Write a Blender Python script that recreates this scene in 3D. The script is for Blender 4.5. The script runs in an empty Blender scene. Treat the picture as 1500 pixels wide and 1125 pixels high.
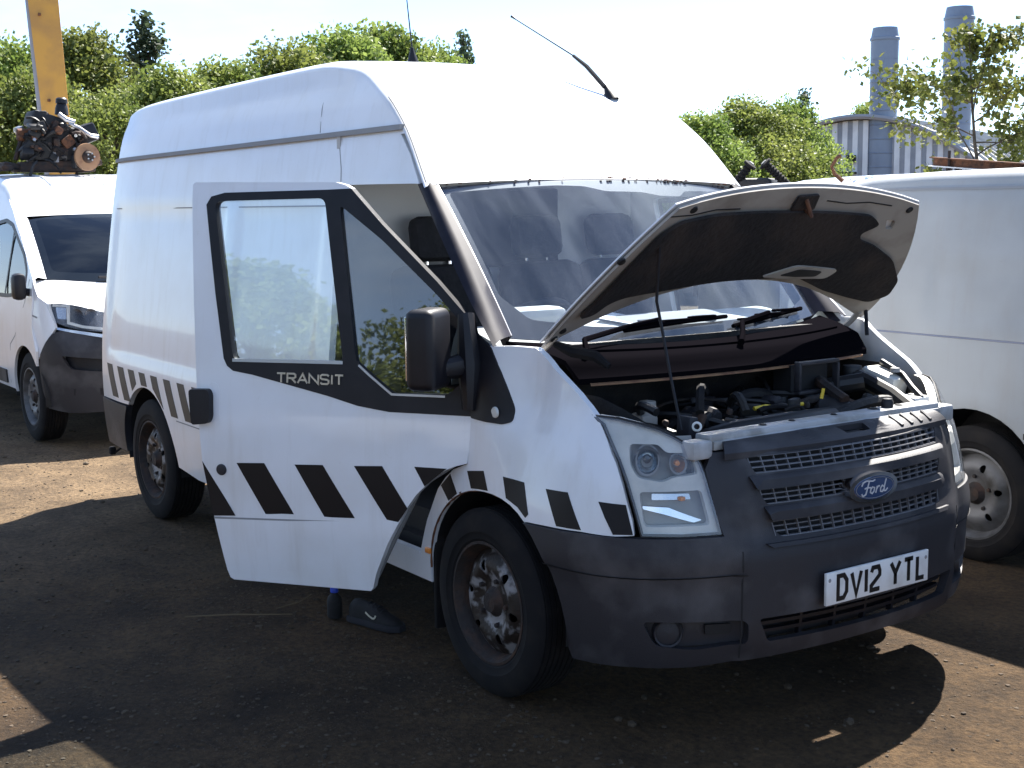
import bpy, bmesh, math, random, bisect
from mathutils import Vector, Matrix, noise as mnoise
from mathutils.geometry import delaunay_2d_cdt
random.seed(7)
R = math.radians
scene = bpy.context.scene
C = scene.collection

# ------------------------------------------------------------------ camera
cam_d = bpy.data.cameras.new('camera'); cam = bpy.data.objects.new('camera', cam_d); C.objects.link(cam)
cam_d.sensor_width = 36; cam_d.lens = 46.33; cam_d.clip_start = .05; cam_d.clip_end = 3000
_y, _p, _r = R(34.813), R(-7.719), R(-.657)
_f = Vector((-math.cos(_y)*math.cos(_p), math.sin(_y)*math.cos(_p), math.sin(_p)))
_rt = _f.cross(Vector((0, 0, 1))).normalized(); _u = _rt.cross(_f)
_rt, _u = _rt*math.cos(_r)+_u*math.sin(_r), _u*math.cos(_r)-_rt*math.sin(_r)
cam.matrix_world = Matrix(((_rt.x, _u.x, -_f.x, 3.844), (_rt.y, _u.y, -_f.y, -3.492), (_rt.z, _u.z, -_f.z, 1.763), (0, 0, 0, 1)))
scene.camera = cam

# ------------------------------------------------------------------ world, sun, exposure
SUN = Vector((-.335, .68, 1)).normalized()
world = bpy.data.worlds.new('World'); scene.world = world; world.use_nodes = True
wn = world.node_tree.nodes; wl = world.node_tree.links; wn.clear()
sky = wn.new('ShaderNodeTexSky'); sky.sky_type = 'NISHITA'; sky.sun_disc = False
sky.sun_elevation = math.asin(SUN.z); sky.sun_rotation = math.atan2(SUN.x, SUN.y)
sky.air_density = .65; sky.dust_density = .15; sky.altitude = 900; sky.ozone_density = 1.6
tc = wn.new('ShaderNodeTexCoord'); mp = wn.new('ShaderNodeMapping'); mp.inputs['Scale'].default_value = (1, 1, 3.2)
nz = wn.new('ShaderNodeTexNoise'); nz.inputs['Scale'].default_value = 2.3; nz.inputs['Detail'].default_value = 7; nz.inputs['Roughness'].default_value = .55
rp = wn.new('ShaderNodeValToRGB'); rp.color_ramp.elements[0].position = .47; rp.color_ramp.elements[1].position = .72
mx = wn.new('ShaderNodeMix'); mx.data_type = 'RGBA'; mx.inputs['B'].default_value = (3.6, 4.4, 5.6, 1)
bg = wn.new('ShaderNodeBackground'); bg.inputs['Strength'].default_value = .086
wo = wn.new('ShaderNodeOutputWorld')
wl.new(tc.outputs['Generated'], mp.inputs['Vector']); wl.new(mp.outputs['Vector'], nz.inputs['Vector'])
wl.new(nz.outputs['Fac'], rp.inputs['Fac']); wl.new(rp.outputs['Color'], mx.inputs['Factor'])
wl.new(sky.outputs['Color'], mx.inputs['A']); wl.new(mx.outputs['Result'], bg.inputs['Color']); wl.new(bg.outputs['Background'], wo.inputs['Surface'])
sun_d = bpy.data.lights.new('sun', 'SUN'); sun_d.energy = 4.8; sun_d.angle = R(.53); sun_d.color = (1, .95, .88)
sun = bpy.data.objects.new('sun', sun_d); C.objects.link(sun); sun.location = (0, 0, 20)
sun.rotation_euler = (-SUN).to_track_quat('-Z', 'Y').to_euler()
vs = scene.view_settings; vs.view_transform = 'Standard'; vs.look = 'None'; vs.exposure = 1.98; vs.gamma = 1; vs.use_curve_mapping = False

# ------------------------------------------------------------------ materials
M = {}
def weathered(m, grime=(.42, .36, .28), amt=.45):
    nt = m.node_tree; b = nt.nodes['Principled BSDF']; src = b.inputs['Base Color'].links[0].from_socket; t = nt.nodes.new('ShaderNodeTexCoord')
    mpn = nt.nodes.new('ShaderNodeMapping'); mpn.inputs['Scale'].default_value = (14, 14, 1.1); n = nt.nodes.new('ShaderNodeTexNoise'); n.inputs['Scale'].default_value = 1; n.inputs['Detail'].default_value = 8; n.inputs['Roughness'].default_value = .65
    nt.links.new(t.outputs['Object'], mpn.inputs['Vector']); nt.links.new(mpn.outputs['Vector'], n.inputs['Vector'])
    r = nt.nodes.new('ShaderNodeMapRange'); r.inputs['From Min'].default_value = .52; r.inputs['From Max'].default_value = .86; r.inputs['To Max'].default_value = amt; nt.links.new(n.outputs['Fac'], r.inputs['Value'])
    n2 = nt.nodes.new('ShaderNodeTexNoise'); n2.inputs['Scale'].default_value = 26; n2.inputs['Detail'].default_value = 10; n2.inputs['Roughness'].default_value = .7; nt.links.new(t.outputs['Object'], n2.inputs['Vector'])
    r2 = nt.nodes.new('ShaderNodeMapRange'); r2.inputs['From Min'].default_value = .64; r2.inputs['From Max'].default_value = .80; r2.inputs['To Max'].default_value = amt*1.1; nt.links.new(n2.outputs['Fac'], r2.inputs['Value'])
    mxm = nt.nodes.new('ShaderNodeMath'); mxm.operation = 'MAXIMUM'; nt.links.new(r.outputs['Result'], mxm.inputs[0]); nt.links.new(r2.outputs['Result'], mxm.inputs[1])
    mi = nt.nodes.new('ShaderNodeMix'); mi.data_type = 'RGBA'; mi.inputs['B'].default_value = (*grime, 1); nt.links.new(src, mi.inputs['A']); nt.links.new(mxm.outputs['Value'], mi.inputs['Factor']); nt.links.new(mi.outputs['Result'], b.inputs['Base Color'])
def mat(name, col, rough=.5, metal=0, col2=None, scale=8, lo=.45, hi=.65, bump=0, bscale=60, coat=0, spec=.5, trans=0, detail=6):
    m = bpy.data.materials.new(name); m.use_nodes = True; nt = m.node_tree; b = nt.nodes['Principled BSDF']
    b.inputs['Base Color'].default_value = (*col, 1); b.inputs['Roughness'].default_value = rough; b.inputs['Metallic'].default_value = metal
    b.inputs['Coat Weight'].default_value = coat; b.inputs['Coat Roughness'].default_value = .06; b.inputs['Specular IOR Level'].default_value = spec
    t = nt.nodes.new('ShaderNodeTexCoord')
    if col2:
        n = nt.nodes.new('ShaderNodeTexNoise'); n.inputs['Scale'].default_value = scale; n.inputs['Detail'].default_value = detail
        r = nt.nodes.new('ShaderNodeValToRGB'); r.color_ramp.elements[0].position = lo; r.color_ramp.elements[1].position = hi
        r.color_ramp.elements[0].color = (*col, 1); r.color_ramp.elements[1].color = (*col2, 1)
        nt.links.new(t.outputs['Object'], n.inputs['Vector']); nt.links.new(n.outputs['Fac'], r.inputs['Fac']); nt.links.new(r.outputs['Color'], b.inputs['Base Color'])
    if bump:
        n2 = nt.nodes.new('ShaderNodeTexNoise'); n2.inputs['Scale'].default_value = bscale; n2.inputs['Detail'].default_value = 5
        bp = nt.nodes.new('ShaderNodeBump'); bp.inputs['Strength'].default_value = bump; bp.inputs['Distance'].default_value = .02
        nt.links.new(t.outputs['Object'], n2.inputs['Vector']); nt.links.new(n2.outputs['Fac'], bp.inputs['Height']); nt.links.new(bp.outputs['Normal'], b.inputs['Normal'])
    M[name] = m
    return m
def glass(name, tint, rough=.015, base=.05, haze=0.0):
    m = bpy.data.materials.new(name); m.use_nodes = True; nt = m.node_tree; nt.nodes.clear()
    o = nt.nodes.new('ShaderNodeOutputMaterial'); tr = nt.nodes.new('ShaderNodeBsdfTransparent'); tr.inputs['Color'].default_value = (*tint, 1)
    gl = nt.nodes.new('ShaderNodeBsdfGlossy'); gl.inputs['Roughness'].default_value = rough
    lw = nt.nodes.new('ShaderNodeLayerWeight'); lw.inputs['Blend'].default_value = .5; fr = nt.nodes.new('ShaderNodeMath'); fr.operation = 'POWER'; fr.inputs[1].default_value = 4.5; nt.links.new(lw.outputs['Facing'], fr.inputs[0])
    ad = nt.nodes.new('ShaderNodeMath'); ad.operation = 'ADD'; ad.inputs[1].default_value = base; ad.use_clamp = True
    mi = nt.nodes.new('ShaderNodeMixShader')
    nt.links.new(fr.outputs['Value'], ad.inputs[0]); nt.links.new(ad.outputs['Value'], mi.inputs['Fac'])
    src = tr.outputs['BSDF']
    if haze:
        df = nt.nodes.new('ShaderNodeBsdfDiffuse'); df.inputs['Color'].default_value = (.56, .62, .72, 1)
        tx = nt.nodes.new('ShaderNodeTexCoord'); n = nt.nodes.new('ShaderNodeTexNoise'); n.inputs['Scale'].default_value = 1; n.inputs['Detail'].default_value = 7; pw = nt.nodes.new('ShaderNodeMath'); pw.operation = 'POWER'; pw.inputs[1].default_value = 2.6; ma_ = nt.nodes.new('ShaderNodeMapping'); ma_.inputs['Scale'].default_value = (1.6, 9, 1.6)
        nt.links.new(tx.outputs['Object'], ma_.inputs['Vector'])
        mm = nt.nodes.new('ShaderNodeMath'); mm.operation = 'MULTIPLY'; mm.inputs[1].default_value = haze*5.5
        m2 = nt.nodes.new('ShaderNodeMixShader')
        nt.links.new(ma_.outputs['Vector'], n.inputs['Vector']); nt.links.new(n.outputs['Fac'], pw.inputs[0]); nt.links.new(pw.outputs['Value'], mm.inputs[0]); nt.links.new(mm.outputs['Value'], m2.inputs['Fac'])
        nt.links.new(src, m2.inputs[1]); nt.links.new(df.outputs['BSDF'], m2.inputs[2]); src = m2.outputs['Shader']
    nt.links.new(src, mi.inputs[1]); nt.links.new(gl.outputs['BSDF'], mi.inputs[2]); nt.links.new(mi.outputs['Shader'], o.inputs['Surface'])
    M[name] = m
def leafmat(name, c1, c2, scale=1.2):
    m = bpy.data.materials.new(name); m.use_nodes = True; nt = m.node_tree; nt.nodes.clear()
    o = nt.nodes.new('ShaderNodeOutputMaterial'); d = nt.nodes.new('ShaderNodeBsdfPrincipled'); d.inputs['Roughness'].default_value = .55; d.inputs['Specular IOR Level'].default_value = .3
    t = nt.nodes.new('ShaderNodeBsdfTranslucent'); mi = nt.nodes.new('ShaderNodeMixShader'); mi.inputs['Fac'].default_value = .42
    tx = nt.nodes.new('ShaderNodeTexCoord'); n = nt.nodes.new('ShaderNodeTexNoise'); n.inputs['Scale'].default_value = scale; n.inputs['Detail'].default_value = 4
    r = nt.nodes.new('ShaderNodeValToRGB'); r.color_ramp.elements[0].position = .35; r.color_ramp.elements[1].position = .68
    r.color_ramp.elements[0].color = (*c1, 1); r.color_ramp.elements[1].color = (*c2, 1)
    oi = nt.nodes.new('ShaderNodeObjectInfo'); hs = nt.nodes.new('ShaderNodeHueSaturation'); mr = nt.nodes.new('ShaderNodeMapRange'); mr.inputs['To Min'].default_value = .72; mr.inputs['To Max'].default_value = 1.2
    mh = nt.nodes.new('ShaderNodeMapRange'); mh.inputs['To Min'].default_value = .485; mh.inputs['To Max'].default_value = .515
    nt.links.new(oi.outputs['Random'], mr.inputs['Value']); nt.links.new(mr.outputs['Result'], hs.inputs['Value']); nt.links.new(oi.outputs['Random'], mh.inputs['Value']); nt.links.new(mh.outputs['Result'], hs.inputs['Hue'])
    nt.links.new(tx.outputs['Object'], n.inputs['Vector']); nt.links.new(n.outputs['Fac'], r.inputs['Fac']); nt.links.new(r.outputs['Color'], hs.inputs['Color'])
    nt.links.new(hs.outputs['Color'], d.inputs['Base Color']); nt.links.new(hs.outputs['Color'], t.inputs['Color'])
    nt.links.new(d.outputs['BSDF'], mi.inputs[1]); nt.links.new(t.outputs['BSDF'], mi.inputs[2]); nt.links.new(mi.outputs['Shader'], o.inputs['Surface'])
    M[name] = m
mat('paint', (.76, .77, .79), .32, col2=(.70, .69, .68), scale=3.5, lo=.45, hi=.8, coat=.5, bump=.10, bscale=2.2)
weathered(M['paint'], amt=.28)
mat('paint_silver', (.31, .33, .345), .5, col2=(.26, .275, .285), scale=2.5, lo=.4, hi=.75, spec=.25, coat=.06, bump=.12, bscale=2.4)
weathered(M['paint_silver'], (.25, .22, .18), .3)
mat('underside', (.36, .33, .29), .55, col2=(.20, .17, .14), scale=7, lo=.5, hi=.8)
mat('black', (.006, .006, .009), .45, col2=(.011, .0105, .014), scale=9, spec=.35)
mat('pillar_black', (.009, .0085, .016), .55, col2=(.016, .015, .024), scale=14, spec=.22)
mat('bumper', (.022, .021, .025), .55, col2=(.085, .081, .084), scale=4.5, lo=.48, hi=.76, bump=.12, bscale=300, spec=.4, detail=10)
mat('rubber', (.005, .0046, .0055), .85, col2=(.012, .010, .009), scale=11, spec=.3)
mat('dark', (.008, .008, .009), .7)
mat('rim', (.26, .25, .25), .55, .2, col2=(.020, .013, .009), scale=13, lo=.40, hi=.50, bump=.2, bscale=60)
mat('rim_clean', (.12, .12, .125), .5, .2, col2=(.05, .048, .045), scale=9)
mat('rust', (.16, .065, .03), .85, col2=(.06, .03, .02), scale=25, bump=.3)
mat('iron', (.026, .020, .018), .75, .2, col2=(.065, .033, .020), scale=12, bump=.3)
mat('disc_iron', (.30, .17, .09), .6, .3, col2=(.2, .1, .06), scale=14)
mat('steel', (.45, .45, .46), .35, .8)
mat('chrome', (.75, .75, .77), .14, 1)
mat('stripe', (.005, .0045, .006), .45, spec=.3)
mat('stripe_old', (.034, .027, .021), .5, col2=(.018, .015, .013), scale=20)
mat('pad', (.012, .0095, .009), .95, col2=(.034, .024, .019), scale=5, bump=.4, bscale=40)
mat('engine', (.007, .007, .008), .65, col2=(.02, .017, .014), scale=9, bump=.2)
mat('hose', (.008, .008, .009), .5)
mat('cladding_lit', (.74, .76, .78), .55, col2=(.62, .64, .67), scale=2.0)
mat('grille_grey', (.13, .13, .14), .5)
mat('letter_bright', (.62, .62, .64), .35, .2)
mat('cowl_black', (.0042, .0038, .005), .9, spec=.0)
mat('lamp_inner', (.24, .23, .21), .35, .25)
mat('bulkhead_grey', (.50, .50, .49), .8, col2=(.42, .42, .41), scale=5)
mat('bottle_white', (.72, .71, .66), .4, col2=(.55, .53, .47), scale=8)
mat('yellow', (.62, .45, .03), .45)
mat('boom_yellow', (.60, .30, .045), .45, col2=(.46, .23, .05), scale=3, bump=.05)
mat('boom_grey', (.30, .30, .32), .5)
mat('plate', (.74, .74, .72), .35, col2=(.64, .63, .6), scale=14)
mat('print_black', (.008, .008, .008), .4)
mat('badge_blue', (.035, .06, .13), .22, coat=.6)
mat('letter_metal', (.50, .44, .36), .35, .7)
mat('reflector', (.62, .63, .65), .18, .85)
mat('lamp_bezel', (.68, .67, .62), .35, col2=(.5, .5, .47), scale=6)
mat('amber', (.8, .28, .05), .3)
mat('dash', (.50, .50, .48), .7, col2=(.42, .42, .40), scale=9)
mat('trim_grey', (.26, .26, .26), .8)
mat('seat', (.010, .0105, .013), .9, col2=(.017, .017, .02), scale=30, bump=.2)
mat('paper', (.85, .85, .83), .8)
mat('bark', (.10, .075, .05), .9, col2=(.05, .04, .03), scale=10, bump=.5)
mat('cladding_shaded', (.34, .36, .40), .55, col2=(.28, .30, .34), scale=2.0)
mat('cladding_roof', (.40, .40, .39), .6, col2=(.30, .30, .29), scale=1.3)
mat('stack', (.22, .27, .35), .5, .1, col2=(.18, .22, .29), scale=1.2)
mat('stone', (.075, .054, .034), .95, col2=(.030, .021, .013), scale=20)
mat('blue_plastic', (.02, .06, .45), .4)
mat('shoe', (.005, .005, .006), .8, col2=(.009, .009, .011), scale=40)
mat('shoe_sole', (.014, .014, .02), .8)
mat('swoosh', (.45, .42, .33), .5)
mat('straw', (.12, .085, .045), .85)
mat('cargrey', (.20, .21, .23), .3, .2, coat=.6)
mat('carred', (.25, .03, .03), .4, coat=.5)
glass('glass_clear', (.82, .92, .95), base=.17, haze=.03)
glass('glass_quarter', (.22, .25, .26), base=.15, haze=.008)
glass('glass_screen', (.86, .92, .97), base=.13, haze=.045)
glass('glass_dark', (.30, .34, .37), base=.09)
glass('lens', (.93, .93, .92), .06, .05, haze=.12)
leafmat('leaf', (.12, .165, .035), (.25, .29, .075), .9)
leafmat('leaf_dark', (.055, .085, .045), (.11, .14, .07), 1.2)
leafmat('leaf_birch', (.09, .12, .025), (.20, .21, .05), 3)
# dirt ground
gm = bpy.data.materials.new('dirt'); gm.use_nodes = True; nt = gm.node_tree; b = nt.nodes['Principled BSDF']
b.inputs['Roughness'].default_value = .92; b.inputs['Specular IOR Level'].default_value = .25
t = nt.nodes.new('ShaderNodeTexCoord')
def nnode(s, d, r=.55):
    n = nt.nodes.new('ShaderNodeTexNoise'); n.inputs['Scale'].default_value = s; n.inputs['Detail'].default_value = d; n.inputs['Roughness'].default_value = r
    nt.links.new(t.outputs['Object'], n.inputs['Vector']); return n
n1 = nnode(.9, 8, .6); n2 = nnode(38, 8, .7); n3 = nnode(7, 6, .6)
r1 = nt.nodes.new('ShaderNodeValToRGB'); r1.color_ramp.elements[0].position = .33; r1.color_ramp.elements[1].position = .68
r1.color_ramp.elements[0].color = (.030, .0180, .0082, 1); r1.color_ramp.elements[1].color = (.100, .062, .029, 1)
r2 = nt.nodes.new('ShaderNodeValToRGB'); r2.color_ramp.elements[0].position = .34; r2.color_ramp.elements[1].position = .66
r2.color_ramp.elements[0].color = (.45, .44, .42, 1); r2.color_ramp.elements[1].color = (1.25, 1.22, 1.18, 1)
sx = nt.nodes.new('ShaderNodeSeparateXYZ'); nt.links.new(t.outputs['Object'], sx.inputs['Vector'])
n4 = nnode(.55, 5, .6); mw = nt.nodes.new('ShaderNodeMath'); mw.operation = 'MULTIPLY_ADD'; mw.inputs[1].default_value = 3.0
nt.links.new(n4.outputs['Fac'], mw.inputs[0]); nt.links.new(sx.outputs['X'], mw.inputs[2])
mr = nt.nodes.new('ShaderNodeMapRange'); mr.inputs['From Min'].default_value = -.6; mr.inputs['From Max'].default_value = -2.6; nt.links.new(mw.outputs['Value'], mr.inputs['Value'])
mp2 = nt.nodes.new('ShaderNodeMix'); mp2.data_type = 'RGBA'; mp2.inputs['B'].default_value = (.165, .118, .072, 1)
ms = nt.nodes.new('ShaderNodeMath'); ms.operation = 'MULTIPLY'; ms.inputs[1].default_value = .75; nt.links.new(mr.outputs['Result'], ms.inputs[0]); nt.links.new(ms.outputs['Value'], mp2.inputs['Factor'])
m1 = nt.nodes.new('ShaderNodeMix'); m1.data_type = 'RGBA'; m1.blend_type = 'MULTIPLY'; m1.inputs['Factor'].default_value = 1
nt.links.new(n1.outputs['Fac'], r1.inputs['Fac']); nt.links.new(n2.outputs['Fac'], r2.inputs['Fac'])
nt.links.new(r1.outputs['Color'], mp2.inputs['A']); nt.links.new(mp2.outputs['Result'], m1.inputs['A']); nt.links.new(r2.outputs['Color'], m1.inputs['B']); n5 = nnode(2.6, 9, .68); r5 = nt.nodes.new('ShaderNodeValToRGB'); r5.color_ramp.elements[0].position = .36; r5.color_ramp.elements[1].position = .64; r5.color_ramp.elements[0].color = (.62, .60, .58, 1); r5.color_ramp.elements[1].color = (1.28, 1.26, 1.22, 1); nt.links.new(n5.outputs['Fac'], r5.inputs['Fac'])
m5 = nt.nodes.new('ShaderNodeMix'); m5.data_type = 'RGBA'; m5.blend_type = 'MULTIPLY'; m5.inputs['Factor'].default_value = 1; nt.links.new(m1.outputs['Result'], m5.inputs['A']); nt.links.new(r5.outputs['Color'], m5.inputs['B'])
vo = nt.nodes.new('ShaderNodeTexVoronoi'); vo.inputs['Scale'].default_value = 75; nt.links.new(t.outputs['Object'], vo.inputs['Vector']); n6 = nnode(3.5, 4); gt = nt.nodes.new('ShaderNodeMath'); gt.operation = 'LESS_THAN'; gt.inputs[1].default_value = .26; nt.links.new(vo.outputs['Distance'], gt.inputs[0])
g2 = nt.nodes.new('ShaderNodeMapRange'); g2.inputs['From Min'].default_value = .48; g2.inputs['From Max'].default_value = .6; nt.links.new(n6.outputs['Fac'], g2.inputs['Value']); g3 = nt.nodes.new('ShaderNodeMath'); g3.operation = 'MULTIPLY'; nt.links.new(gt.outputs['Value'], g3.inputs[0]); nt.links.new(g2.outputs['Result'], g3.inputs[1])
g4 = nt.nodes.new('ShaderNodeMath'); g4.operation = 'MULTIPLY'; g4.inputs[1].default_value = .55; nt.links.new(g3.outputs['Value'], g4.inputs[0])
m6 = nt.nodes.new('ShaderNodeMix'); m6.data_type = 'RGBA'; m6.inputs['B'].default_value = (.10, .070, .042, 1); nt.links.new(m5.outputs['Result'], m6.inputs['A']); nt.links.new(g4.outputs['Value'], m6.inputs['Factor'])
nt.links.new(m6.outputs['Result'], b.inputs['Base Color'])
ma = nt.nodes.new('ShaderNodeMath'); ma.operation = 'ADD'; nt.links.new(n2.outputs['Fac'], ma.inputs[0]); nt.links.new(n3.outputs['Fac'], ma.inputs[1])
bp = nt.nodes.new('ShaderNodeBump'); bp.inputs['Strength'].default_value = .8; bp.inputs['Distance'].default_value = .03
nt.links.new(ma.outputs['Value'], bp.inputs['Height']); nt.links.new(bp.outputs['Normal'], b.inputs['Normal'])
M['dirt'] = gm

# ------------------------------------------------------------------ helpers
def thing(name, label, cat, loc=(0, 0, 0), group=None, rz=0):
    o = bpy.data.objects.new(name, None); C.objects.link(o); o.location = loc; o.rotation_euler = (0, 0, rz); o.empty_display_size = .1
    o['label'] = label; o['category'] = cat
    if group: o['group'] = group
    return o
def tag(o, label, cat, group=None):
    o['label'] = label; o['category'] = cat
    if group: o['group'] = group
    return o
def mesh_obj(name, verts, faces, material, parent=None, smooth=True, sharp=35):
    me = bpy.data.meshes.new(name); me.from_pydata([tuple(v) for v in verts], [], [tuple(f) for f in faces])
    me.materials.append(M[material]); 
    if smooth:
        me.polygons.foreach_set('use_smooth', [True]*len(me.polygons)); me.set_sharp_from_angle(angle=R(sharp))
    me.update()
    o = bpy.data.objects.new(name, me); C.objects.link(o)
    if parent: o.parent = parent
    return o
def copy_tree(o, parent=None):
    c = o.copy(); C.objects.link(c); c.parent = parent
    for ch in o.children: copy_tree(ch, c)
    return c
def interp(xs, ys, x):
    if x <= xs[0]: return ys[0]
    if x >= xs[-1]: return ys[-1]
    i = bisect.bisect_right(xs, x)-1; n = len(xs)
    def m(k):
        if k == 0: return (ys[1]-ys[0])/(xs[1]-xs[0])
        if k == n-1: return (ys[-1]-ys[-2])/(xs[-1]-xs[-2])
        a = (ys[k]-ys[k-1])/(xs[k]-xs[k-1]); b = (ys[k+1]-ys[k])/(xs[k+1]-xs[k])
        return 0 if a*b <= 0 else 2*a*b/(a+b)
    h = xs[i+1]-xs[i]; t = (x-xs[i])/h
    return (2*t**3-3*t*t+1)*ys[i]+(t**3-2*t*t+t)*h*m(i)+(-2*t**3+3*t*t)*ys[i+1]+(t**3-t*t)*h*m(i+1)
def sstep(a, b, x):
    if a == b: return 1.0
    t = min(1, max(0, (x-a)/(b-a))); return t*t*(3-2*t)
def inpoly(p, poly):
    x, y = p; c = False; j = len(poly)-1
    for i in range(len(poly)):
        xi, yi = poly[i]; xj, yj = poly[j]
        if (yi > y) != (yj > y) and x < (xj-xi)*(y-yi)/(yj-yi)+xi: c = not c
        j = i
    return c
def segd(p, poly):
    best = 9e9
    for (ax, ay), (bx, by) in zip(poly, poly[1:]+poly[:1]):
        dx, dy = bx-ax, by-ay; L = dx*dx+dy*dy or 1e-12
        t = min(1, max(0, ((p[0]-ax)*dx+(p[1]-ay)*dy)/L)); best = min(best, (p[0]-ax-t*dx)**2+(p[1]-ay-t*dy)**2)
    return math.sqrt(best)
def rounded(poly, r, n=4):
    out = []
    N = len(poly)
    for i in range(N):
        p0, p1, p2 = Vector(poly[i-1]), Vector(poly[i]), Vector(poly[(i+1) % N])
        a, b = (p0-p1), (p2-p1); ra = min(r, a.length*.45, b.length*.45)
        A, B = p1+a.normalized()*ra, p1+b.normalized()*ra
        for k in range(n+1):
            t = k/n; q = A*(1-t)**2+p1*2*t*(1-t)+B*t*t; out.append((q.x, q.y))
    return out
def panel(name, outer, fn, material, parent, holes=(), step=.06, thick=0, sharp=35, off=0.0):
    """fill a 2D outline (with holes), sampled on a grid, and lay it on the surface fn(a, b, off)"""
    vs, es = [], []
    def ring(poly):
        s = len(vs); pts = []
        for (ax, ay), (bx, by) in zip(poly, list(poly[1:])+[poly[0]]):
            L = math.hypot(bx-ax, by-ay); k = max(1, int(math.ceil(L/step-.2)))
            for i in range(k): pts.append((ax+(bx-ax)*i/k, ay+(by-ay)*i/k))
        vs.extend(pts); n = len(pts)
        es.extend((s+i, s+(i+1) % n) for i in range(n))
    polys = [list(outer)]+[list(h) for h in holes]
    for p in polys: ring(p)
    xs = [p[0] for p in outer]; ys = [p[1] for p in outer]
    nx = int((max(xs)-min(xs))/step)+1; ny = int((max(ys)-min(ys))/step)+1
    for i in range(1, nx+1):
        for j in range(1, ny+1):
            p = (min(xs)+i*step-.5*step*(j % 2), min(ys)+j*step)
            if inpoly(p, outer) and not any(inpoly(p, h) for h in holes) and all(segd(p, q) > .35*step for q in polys): vs.append(p)
    V, E_, F, *_ = delaunay_2d_cdt([Vector(v) for v in vs], es, [], 0, 1e-6)
    tris = []
    for f in F:
        cx = sum(V[i].x for i in f)/len(f); cy = sum(V[i].y for i in f)/len(f)
        if inpoly((cx, cy), outer) and not any(inpoly((cx, cy), h) for h in holes): tris.append(list(f))
    P = [Vector(fn(v.x, v.y, off)) for v in V]
    Q = [Vector(fn(v.x, v.y, off+.02)) for v in V]
    sgn = 0
    for f in tris[:: max(1, len(tris)//40)]:
        nrm = (P[f[1]]-P[f[0]]).cross(P[f[2]]-P[f[0]]); sgn += 1 if nrm.dot(Q[f[0]]-P[f[0]]) > 0 else -1
    if sgn < 0: tris = [f[::-1] for f in tris]
    faces = list(tris)
    if thick:
        n = len(P); P2 = [Vector(fn(v.x, v.y, off-thick)) for v in V]
        cnt = {}
        for f in tris:
            for k in range(len(f)): cnt[(f[k], f[(k+1) % len(f)])] = 1
        for (i, j) in list(cnt):
            if (j, i) not in cnt: faces.append((j, i, i+n, j+n))
        faces += [tuple(i+n for i in f[::-1]) for f in tris]
        P = P+P2
    used = sorted({i for f in faces for i in f}); mp_ = {k: i for i, k in enumerate(used)}
    return mesh_obj(name, [P[i] for i in used], [[mp_[i] for i in f] for f in faces], material, parent, True, sharp)
class MB:
    def __init__(s): s.v = []; s.f = []
    def add(s, v, f):
        n = len(s.v); s.v += [Vector(p) for p in v]; s.f += [tuple(i+n for i in q) for q in f]; return s
    def box(s, c, d, rot=None, bev=0):
        bm = bmesh.new(); bmesh.ops.create_cube(bm, size=1)
        for v in bm.verts: v.co = Vector((v.co.x*d[0], v.co.y*d[1], v.co.z*d[2]))
        if bev: bmesh.ops.bevel(bm, geom=list(bm.edges), offset=bev, segments=2, profile=.5, affect='EDGES')
        m = Matrix.Translation(c) @ (rot.to_4x4() if rot else Matrix())
        bm.transform(m); bm.verts.index_update()
        s.add([v.co.copy() for v in bm.verts], [[v.index for v in f.verts] for f in bm.faces]); bm.free(); return s
    def tube(s, pts, r, n=8, cap=True):
        pts = [Vector(p) for p in pts]; rs = r if isinstance(r, (list, tuple)) else [r]*len(pts)
        vs, fs = [], []; up = None
        for i, p in enumerate(pts):
            d = (pts[min(i+1, len(pts)-1)]-pts[max(i-1, 0)]).normalized()
            if up is None: up = Vector((0, 0, 1)) if abs(d.z) < .9 else Vector((1, 0, 0))
            a = d.cross(up).normalized(); up = a.cross(d).normalized()
            for k in range(n):
                t = 2*math.pi*k/n; vs.append(p+(a*math.cos(t)+up*math.sin(t))*rs[i])
        for i in range(len(pts)-1):
            for k in range(n): fs.append((i*n+k, i*n+(k+1) % n, (i+1)*n+(k+1) % n, (i+1)*n+k))
        if cap: fs.append(tuple(range(n))[::-1]); fs.append(tuple((len(pts)-1)*n+k for k in range(n)))
        return s.add(vs, fs)
    def lathe(s, prof, c, axis=(0, 0, 1), n=32):
        """prof: (radius, height along axis)"""
        a = Vector(axis).normalized(); u = a.orthogonal().normalized(); w = a.cross(u); c = Vector(c); vs, fs = [], []
        for (r, h) in prof:
            for k in range(n):
                t = 2*math.pi*k/n; vs.append(c+a*h+(u*math.cos(t)+w*math.sin(t))*max(r, 1e-4))
        for i in range(len(prof)-1):
            for k in range(n): fs.append((i*n+k, i*n+(k+1) % n, (i+1)*n+(k+1) % n, (i+1)*n+k))
        return s.add(vs, fs)
    def grid(s, rows):
        n = len(rows[0]); vs = [p for r in rows for p in r]
        return s.add(vs, [(i*n+k, i*n+k+1, (i+1)*n+k+1, (i+1)*n+k) for i in range(len(rows)-1) for k in range(n-1)])
    def build(s, name, material, parent=None, smooth=True, sharp=35, fix=True):
        o = mesh_obj(name, s.v, s.f, material, parent, False)
        if fix:
            bm = bmesh.new(); bm.from_mesh(o.data); bmesh.ops.remove_doubles(bm, verts=bm.verts, dist=1e-5); bmesh.ops.recalc_face_normals(bm, faces=bm.faces); bm.to_mesh(o.data); bm.free()
        if smooth:
            o.data.polygons.foreach_set('use_smooth', [True]*len(o.data.polygons)); o.data.set_sharp_from_angle(angle=R(sharp))
        return o
def circ(cx, cy, r, a0, a1, n):
    return [(cx+r*math.cos(R(a0+(a1-a0)*i/n)), cy+r*math.sin(R(a0+(a1-a0)*i/n))) for i in range(n+1)]
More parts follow.
